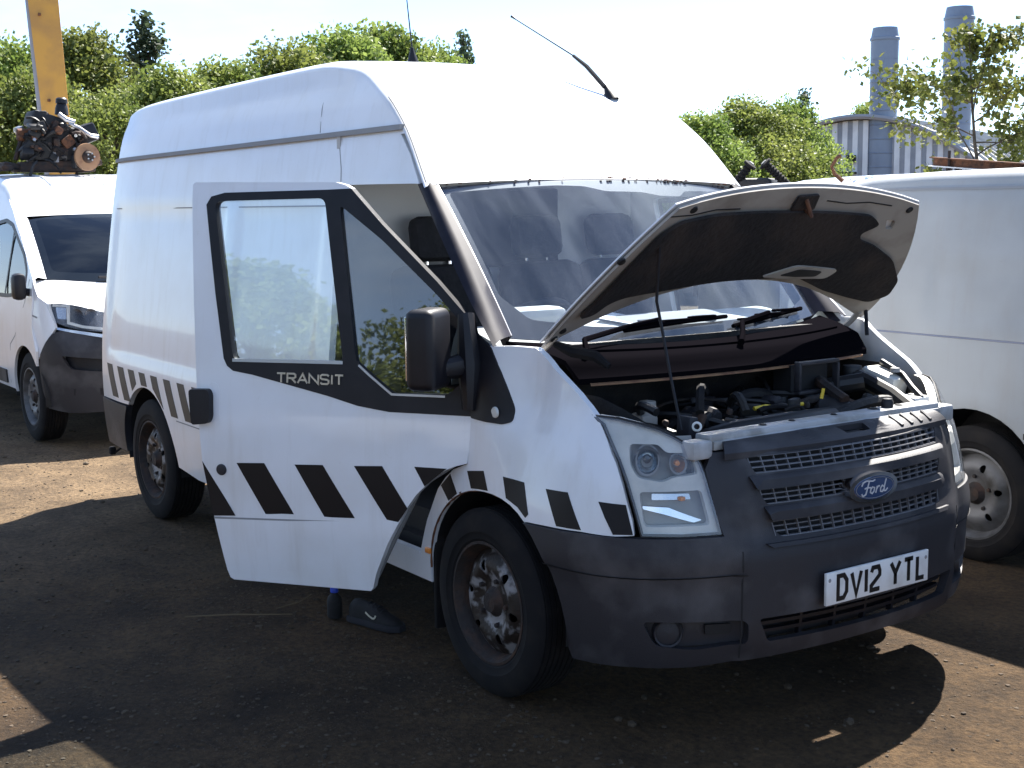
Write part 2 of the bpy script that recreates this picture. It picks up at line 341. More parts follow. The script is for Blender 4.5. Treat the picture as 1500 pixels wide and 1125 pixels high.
def ell(cx, cy, rx, ry, n=28):
    return [(cx+rx*math.cos(2*math.pi*i/n), cy+ry*math.sin(2*math.pi*i/n)) for i in range(n)]
def strokes(name, lines, w, fn, material, parent, h=.003, base=0.0):
    """lettering: each polyline becomes a mitred ribbon with a real height h on the surface fn"""
    mb = MB()
    for ln in lines:
        pts = [Vector(p) for p in ln]; closed = (pts[0]-pts[-1]).length < 1e-6
        if closed: pts = pts[:-1]
        n = len(pts); L_, R_ = [], []
        for i, p in enumerate(pts):
            a = pts[i-1] if (i > 0 or closed) else None; b_ = pts[(i+1) % n] if (i < n-1 or closed) else None
            d0 = (p-a).normalized() if a is not None else None; d1 = (b_-p).normalized() if b_ is not None else None
            if d0 is None: d0 = d1
            if d1 is None: d1 = d0
            nn = Vector((-(d0.y+d1.y), d0.x+d1.x))
            nn = nn.normalized() if nn.length > 1e-6 else Vector((-d0.y, d0.x))
            k = 1/max(.45, nn.dot(Vector((-d0.y, d0.x))))
            L_.append(p+nn*w/2*k); R_.append(p-nn*w/2*k)
        vs = [fn(q.x, q.y, base+h) for q in L_]+[fn(q.x, q.y, base+h) for q in R_]+[fn(q.x, q.y, base) for q in L_]+[fn(q.x, q.y, base) for q in R_]
        fs = []
        for i in range(n if closed else n-1):
            j = (i+1) % n; fs += [(i, j, n+j, n+i), (i, 2*n+i, 2*n+j, j), (n+i, n+j, 3*n+j, 3*n+i)]
        mb.add(vs, fs)
    return mb.build(name, material, parent, smooth=False)

# ------------------------------------------------------------------ ground
def gheight(x, y):
    d = math.hypot(x+1, y+.5)
    k = .012*min(1, max(0, (d-1)/3+.3))
    rut = 0
    for y0 in (-1.75, -2.75):
        yy = y-y0-.12*math.sin(x*.7+y0); rut -= .016*math.exp(-(yy/.13)**2); rut += .008*math.exp(-((abs(yy)-.22)/.09)**2)
    rut *= .6+.8*max(0, mnoise.noise(Vector((x*1.3, y*1.3, 5))))
    return k*mnoise.noise(Vector((x*.9, y*.9, 0)))*1.3+.006*mnoise.noise(Vector((x*4, y*4, 3)))-.006+rut
mb = MB()
gx = [-400, -120, -50, -25]+[-15+.16*i for i in range(132)]+[10, 25, 60, 200, 400]
gy = [-400, -120, -50, -25, -12, -8, -5]+[-4+.07*i for i in range(50)]+[-.4+.16*i for i in range(47)]+[10, 20, 50, 120, 400]
mb.grid([[(x, y, gheight(x, y)) for x in gx] for y in gy])
g = mb.build('ground', 'dirt', fix=False); g['kind'] = 'structure'
if g.data.polygons[0].normal.z < 0: g.data.flip_normals()

# ================================================================== THE WHITE VAN WITH OPEN BONNET
van = thing('panel_van', 'white high-sided van with open bonnet, open driver door and black slanted stripes', 'van')
WZ = [.10, .30, .45, .58, .75, .95, 1.10, 1.25, 1.67, 1.86, 2.06, 2.2, 2.31]
WY = [.90, .935, .955, .965, .968, .960, .945, .925, .868, .838, .80, .765, .715]
def W(z): return interp(WZ, WY, z)
def recess(x, z):
    v = 0
    for (x0, x1) in ((-4.17, -2.42), (-2.30, -1.34)):
        v = max(v, sstep(x0, x0+.05, x)*sstep(x1, x1-.05, x)*sstep(.87, .93, z)*sstep(1.785, 1.755, z))
    return v*.014
def side(x, z, off=0.0, s=-1):
    w = W(z)+off
    if x < -3.8: w -= .025*((-3.8-x)/.47)**2
    if x < -1.3: w -= recess(x, z)
    return (x, s*w, z)
def sideL(x, z, off=0.0): return side(x, z, off, 1)
PIV = (-.07, -.95); DTH = R(35)
def swing(x, y, z):
    dx, dy = x-PIV[0], y-PIV[1]; c, sn = math.cos(DTH), math.sin(DTH)
    return (PIV[0]+dx*c-dy*sn, PIV[1]+dx*sn+dy*c, z)
def door(s, z, off=0.0):
    x = PIV[0]-s; w = W(z)+off+.006*sstep(.60, .58, z)
    return swing(x, -w, z)
def nose_factory(PX, DZ, DD, Wf, w0, lean=None):
    S = [0]
    for a, b in zip(PX, PX[1:]): S.append(S[-1]+math.hypot(b[0]-a[0], b[1]-a[1]))
    X = [p[0] for p in PX]; Y = [p[1] for p in PX]
    def nose(s, z, off=0.0):
        a = min(abs(s), S[-1]-.03); sg = -1 if s < 0 else 1
        x, y = interp(S, X, a), interp(S, Y, a)
        x1, y1 = (x, -.02) if a < .02 else (interp(S, X, a-.02), interp(S, Y, a-.02))
        x2, y2 = interp(S, X, a+.02), interp(S, Y, a+.02)
        tx, ty = x2-x1, y2-y1; L = math.hypot(tx, ty); nx, ny = ty/L, -tx/L
        w = sstep(.75, 1.2, a); ds = w0-Wf(z)
        if lean:
            k = sstep(1.65, 1.38, a); ds = ds*(1-k)+max(ds, interp(lean[0], lean[1], z))*k
        d = interp(DZ, DD, z)*(1-w)+ds*w-off
        return (x-nx*d, sg*(y-ny*d), z)
    return nose, S
NPX = [(.945, 0), (.940, .15), (.925, .30), (.898, .45), (.855, .60), (.79, .74), (.70, .85), (.58, .925), (.43, .96), (.25, .968), (-.6, .968)]
nose, NS = nose_factory(NPX, [.15, .25, .33, .45, .62, .70, .76, .90, 1.0, 1.1, 1.2, 1.3], [.10, .035, .012, 0, 0, .012, .022, .055, .10, .165, .25, .36], W, .968, ([.60, .70, .82, .95, 1.066, 1.17, 1.30], [0, .008, .03, .062, .105, .125, .128]))
def fs(x): return -(NS[9]+.25-x)
def mirror(poly): return [(-a, b) for a, b in poly]

# --- body sides
arch_r = circ(-3.44, .34, .42, 3, 137, 18)
side_out = [(-4.27, .62), (-4.27, 2.06), (-.79, 2.06), (-.68, 1.965), (-.60, 1.87), (-.585, 1.85), (-.66, 1.852), (-1.17, 1.857), (-1.22, 1.835), (-1.235, 1.77), (-1.21, 1.41), (-1.18, .99), (-1.16, .78), (-1.115, .566), (-1.085, .44), (-.45, .44), (-.43, .33), (-2.75, .335), (-2.99, .36)]+arch_r
panel('side_panel', side_out, side, 'paint', van, step=.045, thick=.03)
left_out = [(-4.27, .62), (-4.27, 2.06), (-.79, 2.06), (-.68, 1.965), (-.60, 1.87), (.02, 1.28), (-.07, .95), (-.45, .34), (-2.75, .335), (-2.99, .36)]+arch_r
lwin = rounded([(-1.13, 1.79), (-.68, 1.80), (-.14, 1.35), (-.10, 1.20), (-1.06, 1.19)], .03)
sp_l = panel('side_panel', left_out, sideL, 'paint', van, holes=[lwin], step=.09, thick=.03)
panel('window_glass', lwin, sideL, 'glass_clear', sp_l, step=.15, off=-.01)
strokes('window_trim', [lwin+[lwin[0]]], .05, sideL, 'black', sp_l, h=.004, base=0)
for fn in (side, sideL):
    panel('rear_bumper', [(-3.765, .615), (-4.268, .615), (-4.268, .33), (-3.86, .33)]+circ(-3.44, .34, .42, 178, 141, 6), fn, 'bumper', van, thick=.04, off=.008)
# roof shell
HX = [-4.27, -4.1, -3.6, -1.7, -1.35, -1.0, -.77, -.54]; HH = [2.385, 2.405, 2.42, 2.44, 2.405, 2.27, 2.11, 1.868]
def roof_section(x, Wf=W, zb=2.05, hx=HX, hh=HH, xr=-1.25, r0=.065, r1=.035, nside=6):
    h = interp(hx, hh, x); rc = r1+(r0-r1)*sstep(hx[-1], xr, x)
    zt = h-rc; zl = min(zb, zt); w = Wf(zt); inw = .025*((-3.8-x)/.47)**2 if x < -3.8 and Wf is W else 0
    pts = []
    for i in range(nside): z = zl+(zt-zl)*i/nside; pts.append((Wf(z)-inw, z))
    a, b, c_ = Vector((w-inw, zt)), Vector((w-inw-.012, h-.020)), Vector((w-inw-.13, h-.016))
    for i in range(9): t = i/8; q = a*(1-t)**2+b*2*t*(1-t)+c_*t*t; pts.append((q.x, q.y))
    for i in range(1, 11): y = c_.x*(1-i/10); pts.append((y, h-.016*(y/c_.x)**2))
    return [(x, -p[0], p[1]) for p in pts]+[(x, p[0], p[1]) for p in pts[-2::-1]]
mb = MB(); xs = [-4.27+.12*i for i in range(23)]+[-1.55+.04*i for i in range(26)]
xs = [x for x in xs if x < -.545]+[-.54]
mb.grid([roof_section(x) for x in xs]); mb.build('roof', 'paint', van, sharp=50)
# rear end and floor
mb = MB(); sec = roof_section(-4.27); low = [(-4.27, -W(z)+.025, z) for z in (.33, .6, .9, 1.3, 1.7, 2.0)]; ringp = low+sec+[(p[0], -p[1], p[2]) for p in low[::-1]]
mb.add(ringp, [tuple(range(len(ringp)))]); mb.build('rear_door', 'paint', van, smooth=False)
MB().box((-1.9, 0, .42), (4.6, 1.70, .06)).box((-1.9, .42, .32), (4.6, .1, .16)).box((-1.9, -.42, .32), (4.6, .1, .16)).box((-.15, 0, .30), (1.4, 1.0, .22)).box((-3.44, 0, .33), (.14, 1.5, .14)).build('underbody', 'dark', van, smooth=False)
# wheel-arch liners
for (cx, sy) in ((.04, -1), (.04, 1), (-3.44, -1), (-3.44, 1)):
    mb = MB(); rows = []
    for yy in (.935, .62):
        rows.append([(cx+.425*math.cos(R(a)), sy*yy, .34+.425*math.sin(R(a))) for a in range(-5, 190, 8)])
    mb.grid(rows); mb.add([rows[1][i] for i in range(len(rows[1]))], [tuple(range(len(rows[1])))]); mb.build('arch_liner', 'dark', van, smooth=False)
# gutter strips, seams
panel('gutter', [(-4.29, 2.050), (-.77, 2.066), (-.77, 2.088), (-4.29, 2.072)], side, 'trim_grey', van, thick=.02, off=.016)
panel('gutter', [(-4.29, 2.050), (-.77, 2.066), (-.77, 2.088), (-4.29, 2.072)][:0]+[(-4.29, 2.050), (-.90, 2.066), (-.90, 2.088), (-4.29, 2.072)], sideL, 'trim_grey', van, thick=.02, off=.016)
def seam(pts, fn, w=.006, m='dark', off=.0012):
    strokes('seam', [pts], w, fn, m, van, h=.0008, base=off-.0008)
seam([(-1.50, 2.09), (-1.53, 2.2), (-1.56, 2.305)], side, .005, 'trim_grey')
seam([(-1.30, 2.04), (-1.25, 1.93), (-1.235, 1.87)], side, .005, 'trim_grey')
seam([(-4.16, 1.77), (-2.43, 1.77)], side, .006, 'trim_grey', off=.0)
seam([(-2.29, 1.77), (-1.35, 1.77)], side, .006, 'trim_grey', off=.0)
mb = MB(); mb.tube([Vector(roof_section(x)[8])+Vector((.004, -.002, .004)) for x in [-.95+.05*i for i in range(9)]], .0035, 5); mb.build('seam', 'trim_grey', van)

# --- driver door, swung open
DR = [(1.195, 1.864), (1.171, 1.41), (1.139, .99), (1.121, .78), (1.075, .566), (1.035, .345), (1.02, .327)]
white = rounded([(1.195, 1.864), (.565, 1.853)], .0)
door_white = [(1.185, 1.866), (.575, 1.856), (.535, 1.846), (.508, 1.832), (.607, 1.829), (1.049, 1.824), (1.109, 1.81), (1.129, 1.779), (1.074, 1.439), (1.028, 1.193), (1.012, 1.165), (.985, 1.147), (.9, 1.135), (.576, 1.067), (.45, 1.035), (.323, 1.018), (.0, 1.016), (-.006, .943), (.014, .845), (.06, .832), (.104, .813), (.16, .77), (.214, .718), (.262, .655), (.301, .583), (.337, .52), (.365, .459), (.392, .40), (.408, .345), (.42, .33)]+[(1.015, .322), (1.03, .33), (1.04, .36), (1.075, .566), (1.121, .78), (1.139, .99), (1.171, 1.41), (1.195, 1.80), (1.195, 1.856)]
door_o = panel('driver_door', door_white, door, 'paint', van, step=.05, thick=.035); door_o['label'] = 'white driver door hanging open'
black_poly = [(.508, 1.832), (.607, 1.829), (1.049, 1.824), (1.109, 1.81), (1.129, 1.779), (1.074, 1.439), (1.028, 1.193), (1.012, 1.165), (.985, 1.147), (.9, 1.135), (.576, 1.067), (.45, 1.035), (.323, 1.018), (.0, 1.016), (-.015, 1.139), (.0, 1.33), (.03, 1.375), (.149, 1.495), (.375, 1.700)]
gl = rounded([(1.092, 1.792), (.616, 1.798), (.515, 1.190), (.985, 1.186)], .03)
qt = rounded([(.552, 1.772), (.373, 1.643), (.147, 1.447), (.05, 1.35), (.03, 1.14), (.09, 1.09), (.311, 1.088), (.41, 1.161), (.462, 1.197)], .02)
panel('window_trim', black_poly, door, 'black', door_o, holes=[gl, qt], step=.05, thick=.036, off=.002)
panel('window_glass', gl, door, 'glass_clear', door_o, step=.1, off=-.012)
panel('quarter_glass', qt, door, 'glass_quarter', door_o, step=.1, off=-.012)
strokes('window_seal', [[(.988, 1.188), (.516, 1.192)]], .012, door, 'steel', door_o, h=.01, base=-.006)
strokes('window_seal', [[(.45, 1.185), (.405, 1.150), (.312, 1.083), (.10, 1.083)]], .008, door, 'steel', door_o, h=.004, base=.001)
strokes('crease', [[(1.077, .572), (.33, .601)]], .007, door, 'trim_grey', door_o, h=.001, base=.0004)
panel('inner_card', [(1.15, 1.15), (.0, 1.0), (.02, .86), (.22, .73), (.42, .36), (1.0, .36), (1.1, .8)], door, 'trim_grey', door_o, step=.15, off=-.06, thick=.02)
DST = [[(1.121, .792), (1.086, .582), (.981, .586)], [(.968, .794), (.847, .800), (.720, .600), (.845, .595)], [(.715, .802), (.596, .807), (.468, .612), (.595, .607)], [(.465, .811), (.350, .817), (.251, .664), (.290, .610), (.336, .616)], [(.22, .822), (.091, .822), (.104, .813), (.16, .768), (.180, .752)]]
DST[0] = [(1.1215, .792), (.981, .586), (1.081, .580)]
for p in DST: panel('stripe', p, door, 'stripe', door_o, step=.1, off=.0016, thick=.0016)
# handle
panel('handle_recess', rounded([(1.128, 1.10), (1.045, 1.10), (1.04, .925), (1.128, .925)], .03), door, 'paint', door_o, off=.001, thick=.001)
panel('door_handle', rounded([(1.165, 1.074), (1.082, 1.076), (1.070, 1.055), (1.068, .97), (1.078, .945), (1.150, .937)], .015), door, 'black', door_o, step=.03, off=.03, thick=.03)
mb = MB(); c0 = Vector(door(1.036, .764, 0)); c1 = Vector(door(1.036, .764, .01)); mb.lathe([(.0, .010), (.018, .009), (.022, .004), (.022, -.004)], c0, (c1-c0), 20); mb.build('lock_cap', 'bumper', door_o)
# TRANSIT lettering on the door
GL = {'T': [[(0, 1), (1, 1)], [(.5, 1), (.5, 0)]], 'R': [[(0, 0), (0, 1), (.75, 1), (.95, .88), (.95, .62), (.75, .5), (0, .5)], [(.5, .5), (1, 0)]],
      'A': [[(0, 0), (.5, 1), (1, 0)], [(.2, .33), (.8, .33)]], 'N': [[(0, 0), (0, 1), (1, 0), (1, 1)]], 'S': [[(.98, .85), (.8, 1), (.2, 1), (.02, .85), (.02, .65), (.2, .53), (.8, .47), (.98, .35), (.98, .15), (.8, 0), (.2, 0), (.02, .15)]],
      'I': [[(.5, 0), (.5, 1)]], 'D': [[(0, 0), (0, 1), (.65, 1), (1, .75), (1, .25), (.65, 0), (0, 0)]], 'V': [[(0, 1), (.5, 0), (1, 1)]], '1': [[(.5, 0), (.5, 1)]],
      '2': [[(0, .8), (.15, 1), (.85, 1), (1, .8), (1, .62), (0, .2), (0, 0), (1, 0)]], 'Y': [[(0, 1), (.5, .5), (1, 1)], [(.5, .5), (.5, 0)]], 'L': [[(0, 1), (0, 0), (1, 0)]]}
s0 = .790
for ch, wd in zip('TRANSIT', (.036, .036, .040, .038, .036, .008, .034)):
    strokes('letter', [[(s0-px*wd, 1.111+py*.034) for px, py in ln] for ln in GL[ch]], .0065, door, 'letter_metal' if s0 > .52 else 'trim_grey', door_o, h=.004, base=.002)
    s0 -= wd+.0085
# door mirror
def dloc(s, z, off): return Vector(door(s, z, off))
def mirror_shell(mb, s0, s1, z0, z1, o0, o1, r=.03, n=6):
    bm = bmesh.new(); bmesh.ops.create_cube(bm, size=1)
    for v in bm.verts:
        k = 1 if v.co.x < 0 else .80
        v.co = Vector(((s0+s1)/2+v.co.x*(s1-s0), (z0+z1)/2+v.co.z*(z1-z0)*k, (o0+o1)/2+v.co.y*(o1-o0)))
    bmesh.ops.bevel(bm, geom=list(bm.edges), offset=r, segments=4, profile=.5, affect='EDGES'); bm.verts.index_update()
    wz = W(1.27)
    mb.add([swing(PIV[0]-v.co.x, -(wz+v.co.z), v.co.y) for v in bm.verts], [[v.index for v in f.verts] for f in bm.faces]); bm.free()
def shell2(name, s0, s1, z0, z1, o0, o1, m, par, r=.03):
    mb = MB(); bm = bmesh.new(); bmesh.ops.create_cube(bm, size=1)
    for v in bm.verts:
        v.co = Vector(((s0+s1)/2+v.co.x*(s1-s0), (o0+o1)/2+v.co.y*(o1-o0), (z0+z1)/2+v.co.z*(z1-z0)))
    bmesh.ops.bevel(bm, geom=list(bm.edges), offset=r, segments=4, profile=.5, affect='EDGES'); bm.verts.index_update()
    wz = W(1.27)
    mb.add([swing(PIV[0]-v.co.x, -(wz+v.co.y), v.co.z) for v in bm.verts], [[v.index for v in f.verts] for f in bm.faces]); bm.free()
    return mb.build(name, m, par, sharp=60)
mir = shell2('door_mirror', .055, .165, 1.125, 1.41, .055, .235, 'black', door_o, .03)
shell2('mirror_glass', .160, .169, 1.16, 1.385, .075, .215, 'chrome', mir, .003)
mb = MB(); mb.tube([door(.02, 1.20, -.02), door(.05, 1.195, .06), door(.10, 1.19, .10)], [.05, .04, .035], 10); mb.build('mirror_arm', 'black', mir)
mb = MB(); mb.tube([door(.03, 1.38, .004), door(.0, 1.2, .012), door(.0, 1.04, .004)], [.03, .05, .03], 10); mb.build('mirror_base', 'black', mir)

# --- front wing (right and left)
fender = [(fs(-.066), 1.285), (-1.613, 1.273), (-1.53, 1.278), (-1.44, 1.276), (-1.345, 1.213), (-1.237, 1.154), (-1.142, 1.105), (-1.085, 1.064), (-1.022, .999), (-.974, .934), (-.946, .872), (-.928, .82), (-.906, .760), (-.898, .714), (-.964, .708), (-1.091, .710), (-1.246, .703), (-1.37, .696)]
fender += [(fs(x), z) for x, z in circ(.04, .34, .42, 57, 181, 18)]
fender += [(fs(x), z) for x, z in [(-.38, .33), (-.472, .33), (-.474, .345), (-.429, .459), (-.365, .583), (-.278, .718), (-.222, .77), (-.17, .808), (-.083, .84), (-.062, .943), (-.066, 1.016)]]
fen = panel('front_wing', fender, nose, 'paint', van, step=.045, thick=.025)
panel('front_wing', mirror(fender), nose, 'paint', van, step=.08, thick=.025)
FST = [[(-1.504, .828), (-1.394, .824), (-1.346, .724), (-1.36, .71), (-1.41, .737), (-1.478, .757)], [(-1.272, .822), (-1.161, .827), (-1.088, .715), (-1.195, .712)], [(-1.029, .813), (-.930, .809), (-.902, .716), (-.969, .7135)]]
for p in FST: panel('stripe', p, nose, 'stripe', fen, step=.06, off=.0016, thick=.0016)
panel('stripe', [(fs(x), z) for x, z in [(-.075, .818), (.026, .834), (.052, .766), (.0, .764), (-.05, .758)]], nose, 'stripe', fen, step=.06, off=.0016, thick=.0016)
panel('stripe', [(fs(x), z) for x, z in [(-.255, .735), (-.19, .788), (-.145, .722), (-.205, .685)]], nose, 'stripe', fen, step=.06, off=.0016, thick=.0016)
# rusty arch lip
mb = MB(); lip = [nose(fs(.04+.421*math.cos(R(a))), .34+.421*math.sin(R(a)), -.006) for a in range(62, 175, 3)]; mb.tube(lip, [.004+.004*random.random() for _ in lip], 5); mb.build('rusty_lip', 'rust', fen)
mb = MB(); p = Vector(nose(fs(-.372), .46, .004)); mb.box(p, (.035, .012, .022), bev=.004); mb.build('side_repeater', 'amber', fen)
# mud flap behind wheel
MB().box((-.36, -.83, .33), (.02, .22, .36), bev=.005).build('mud_flap', 'rubber', van)
# black sail trim at the foot of the pillar
sail = rounded([(-1.80, 1.385), (-1.749, 1.335), (-1.677, 1.300), (-1.613, 1.271), (-1.562, 1.186), (-1.496, 1.06), (-1.497, 1.018), (-1.531, 1.006), (-1.60, 1.008), (fs(-.062), 1.012), (fs(-.064), 1.2)], .012)
panel('pillar_trim', sail, nose, 'black', van, step=.05, off=.005, thick=.009)
mb = MB(); a, b_ = Vector(nose(-1.567, 1.045, .005)), Vector(nose(-1.567, 1.045, .02)); mb.lathe([(0, .006), (.017, .005), (.020, .001), (.020, -.003)], a, b_-a, 20); mb.build('round_cap', 'lamp_bezel', van)

# --- windscreen and pillars
def screen(a, b, off=0.0):
    hw = .800*(1-b)+.782*b
    x0 = .075-.115*abs(a)**2.2; z0 = 1.243+.045*a*a
    x1 = -.535-.02*a*a; z1 = 1.866-.03*a*a
    bul = .028*4*b*(1-b)*(1-a*a*.6)+off
    return (x0*(1-b)+x1*b+.70*bul, a*hw, z0*(1-b)+z1*b+.71*bul)
def pillar(sy):
    mb = MB(); rows = []
    for i in range(15):
        t = i/14; w_ = Vector(screen(sy*1.0, 1-t*1.0, .004)); z = w_.z
        xd = interp([0, .66, 1], [-.60, -.155, .03], t); zd = interp([0, .66, 1], [1.848, 1.43, 1.272], t)
        d_ = Vector((xd, sy*(W(zd)-.004), zd)); m_ = (w_+d_)/2+Vector((.02, sy*.018, .012))
        inn = d_+Vector((-.03, -sy*.05, -.03)); inw = w_+Vector((-.05, -sy*.01, -.05))
        rows.append([inw, w_+Vector((.01, 0, .008)), w_*.7+d_*.3+Vector((.018, sy*.012, .012)), m_, w_*.25+d_*.75+Vector((.01, sy*.012, .006)), d_, inn])
    mb.grid(rows); return mb.build('windscreen_pillar', 'pillar_black', van, sharp=70)
pillar(-1); pillar(1)
mb = MB(); mb.tube([Vector(screen(-1.0, 1-i/12, .012)) for i in range(13)], .006, 6); mb.build('pillar_strip', 'steel', van)
frit_hole = rounded([(-.945, .955), (-.3, .965), (-.12, .955), (.0, .915), (.25, .91), (.36, .885), (.52, .885), (.58, .93), (.92, .95), (.955, .12), (.80, .075), (-.55, .085), (-.86, .12), (-.955, .26)], .03)
scr = panel('windscreen', [(-1, 0), (1, 0), (1, 1), (-1, 1)], screen, 'glass_screen', van, step=.08)
panel('windscreen_border', [(-1, 0), (1, 0), (1, 1), (-1, 1)], screen, 'pillar_black', scr, holes=[frit_hole], step=.08, off=-.003)
mb = MB()
for k in range(34):
    a = random.uniform(-.98, .95) if k < 18 else random.gauss(.35, .3)
    if abs(a) > .97: continue
    p = Vector(screen(a, 1.0, .006)); mb.box(p+Vector((-.002, 0, random.uniform(0, .006))), (.012, random.uniform(.003, .014), random.uniform(.002, .006)), bev=.0008)
mb.build('rust_specks', 'rust', scr)
# --- cab interior
MB().box((-1.30, 0, 1.35), (.03, 1.62, 1.45)).build('bulkhead', 'bulkhead_grey', van)
MB().box((-1.26, .02, 1.66), (.03, .62, .36), bev=.01).build('bulkhead_window', 'black', van)
MB().box((-.60, 0, .50), (1.30, 1.6, .10)).build('cab_floor', 'dark', van)
def dashf(y, t, off=0.0):
    x = .02-.46*t; return (x-.11*(abs(y)/.8)**2.2*(1-t), y, 1.230+.072*math.sin(t*1.9)-(.10*sstep(.88, 1, t))+off)
da = panel('dashboard', [(-.78, 0), (.78, 0), (.80, 1), (-.80, 1)], dashf, 'dash', van, step=.07, thick=.12)
panel('dash_tray', rounded([(-.15, .25), (.42, .25), (.42, .75), (-.15, .75)], .04), dashf, 'trim_grey', da, step=.06, off=.012, thick=.014)
for yy in (-.02, .28):
    mb = MB(); mb.lathe([(.0, .004), (.05, .004), (.055, 0)], dashf(yy, .42, .015), (0, 0, 1), 20); mb.build('dash_vent', 'black', da)
mb = MB(); mb.box(dashf(-.52, .70, .035), (.14, .30, .07), bev=.03); mb.build('instrument_hood', 'dash', da)
mb = MB(); cc = Vector((-.52, -.38, 1.265)); ax = Vector((-.62, 0, .78)).normalized(); u_ = Vector((0, 1, 0)); v_ = ax.cross(u_)
mb.tube([cc+(u_*math.cos(R(a))+v_*math.sin(R(a)))*.19 for a in range(0, 361, 12)], .016, 8); 
for a in (0, 180, 270): mb.tube([cc+ax*-.03, cc+(u_*math.cos(R(a))+v_*math.sin(R(a)))*.19], .014, 6)
mb.box(cc+ax*-.03, (.14, .16, .05), bev=.02); mb.build('steering_wheel', 'black', van)
for yy, wd in ((-.40, .50), (.14, .44), (.58, .40)):
    rt = Matrix.Rotation(R(-9), 3, 'Y')
    st = MB().box((-.88, yy, .84), (.50, wd, .16), bev=.05).build('seat', 'seat', van)
    MB().box((-1.10, yy, 1.20), (.14, wd, .62), rot=rt, bev=.06).build('seat_back', 'seat', st)
    MB().box((-1.17, yy, 1.62), (.10, .27, .20), rot=rt, bev=.045).build('headrest', 'seat', st)
    for q in (-.06, .06): mb = MB(); mb.tube([(-1.16, yy+q, 1.47), (-1.165, yy+q, 1.57)], .007, 6); mb.build('headrest_post', 'chrome', st)

# --- bonnet (open)
HAN = .742
def hood(y, t, off=0.0):
    dx, dz = math.cos(HAN), math.sin(HAN)
    k = .08*(1-min(abs(y)/.8, 1.2)**2.34)-.016*4*t*(1-t)+off
    L = .70
    return (.172+dx*L*t-dz*k, y, 1.299+dz*L*t+dx*k)
def hw(t): return .825+.024*t-.278*t*t
hood_out = []
for i in range(11): t = i/10*.93; hood_out.append((-hw(t), t))
for i in range(1, 16): y = -hw(.95)+.01+(hw(.95)-.01)*2*i/16; hood_out.append((y, 1-.183*y*y))
for i in range(10, -1, -1): t = i/10*.93; hood_out.append((hw(t), t))
for i in range(1, 16): y = .80-1.6*i/16; hood_out.append((y, .306*(1-(y/.8)**2)))
bon = panel('bonnet', hood_out, hood, 'paint', van, step=.05, thick=.006)
def inset(poly, k, c0=(0, .55)): return [(c0[0]+(a-c0[0])*k, c0[1]+(b-c0[1])*k) for a, b in poly]
slot = rounded([(.113, .384), (.219, .448), (.39, .430), (.369, .372), (.228, .366)], .02)
hd = lambda y, t, o: hood(y, t, o)
panel('bonnet_frame', inset(hood_out, .985), hood, 'underside', bon, holes=[slot, rounded([(.50, .80), (.545, .80), (.56, .74), (.53, .735)], .01), rounded([(-.03, .862), (-.035, .945), (.06, .955), (.08, .868)], .012)], step=.045, off=-.012, thick=.010)
pad = rounded([(-.766, .233), (-.735, .33), (-.69, .55), (-.63, .78), (-.56, .85), (-.40, .865), (0, .855), (.392, .84), (.464, .785), (.40, .71), (.43, .66), (.52, .63), (.666, .541), (.777, .393), (.799, .265), (.74, .18), (.62, .20), (.462, .246), (.273, .350), (-.094, .345), (-.404, .318), (-.60, .325), (-.66, .30), (-.69, .23)], .03)
slot2 = inset(slot, 1.35, (.26, .405))
panel('insulation_pad', pad, hood, 'pad', bon, holes=[], step=.05, off=-.030, thick=.012)
panel('pad_slot', slot2, hood, 'underside', bon, step=.03, off=-.044, thick=.006)
panel('pad_slot_hole', inset(slot, .75, (.26, .405)), hood, 'dark', bon, step=.03, off=-.051, thick=.002)
panel('latch_plate', rounded([(-.03, .855), (-.035, .951), (.061, .962), (.083, .862)], .01), hood, 'iron', bon, step=.03, off=-.026, thick=.008)
mb = MB(); mb.tube([hood(.01, .93, -.03), hood(.03, .88, -.075), hood(.045, .86, -.03)], .008, 6); mb.build('latch_hook', 'rust', bon)
for (a, b_) in ((-.45, .90), (.30, .93)):
    strokes('frame_rib', [[(a-.17, b_-.02), (a-.06, b_-.035), (a+.05, b_-.02), (a+.17, b_-.03)]], .006, lambda y, t, o: hood(y, t, -o), 'dark', bon, h=.002, base=.022)
for (a, b_) in ((-.73, .62), (-.52, .90), (.57, .885), (-.79, .05), (-.775, .11)):
    mb = MB(); p0, p1 = Vector(hood(a, b_, -.020)), Vector(hood(a, b_, -.03)); mb.lathe([(0, .006), (.014, .006), (.016, 0)], p0, p1-p0, 10); mb.build('rubber_stop', 'dark', bon)
for sy in (-1, 1):
    mb = MB(); mb.tube([hood(sy*.78, .06, -.02), (.16, sy*.79, 1.27), (.10, sy*.78, 1.22)], .012, 6); mb.build('bonnet_hinge', 'underside', van)
mb = MB(); mb.tube([hood(-.602, .721, -.03), (.50, -.573, 1.44), (.515, -.565, 1.36), (.56, -.565, 1.20), (.612, -.56, 1.015)], .0055, 6); mb.build('prop_rod', 'black', van)
mb = MB(); mb.tube([hood(.80, .08, -.02), (.26, .775, 1.22)], .008, 6); mb.build('gas_strut', 'black', van)

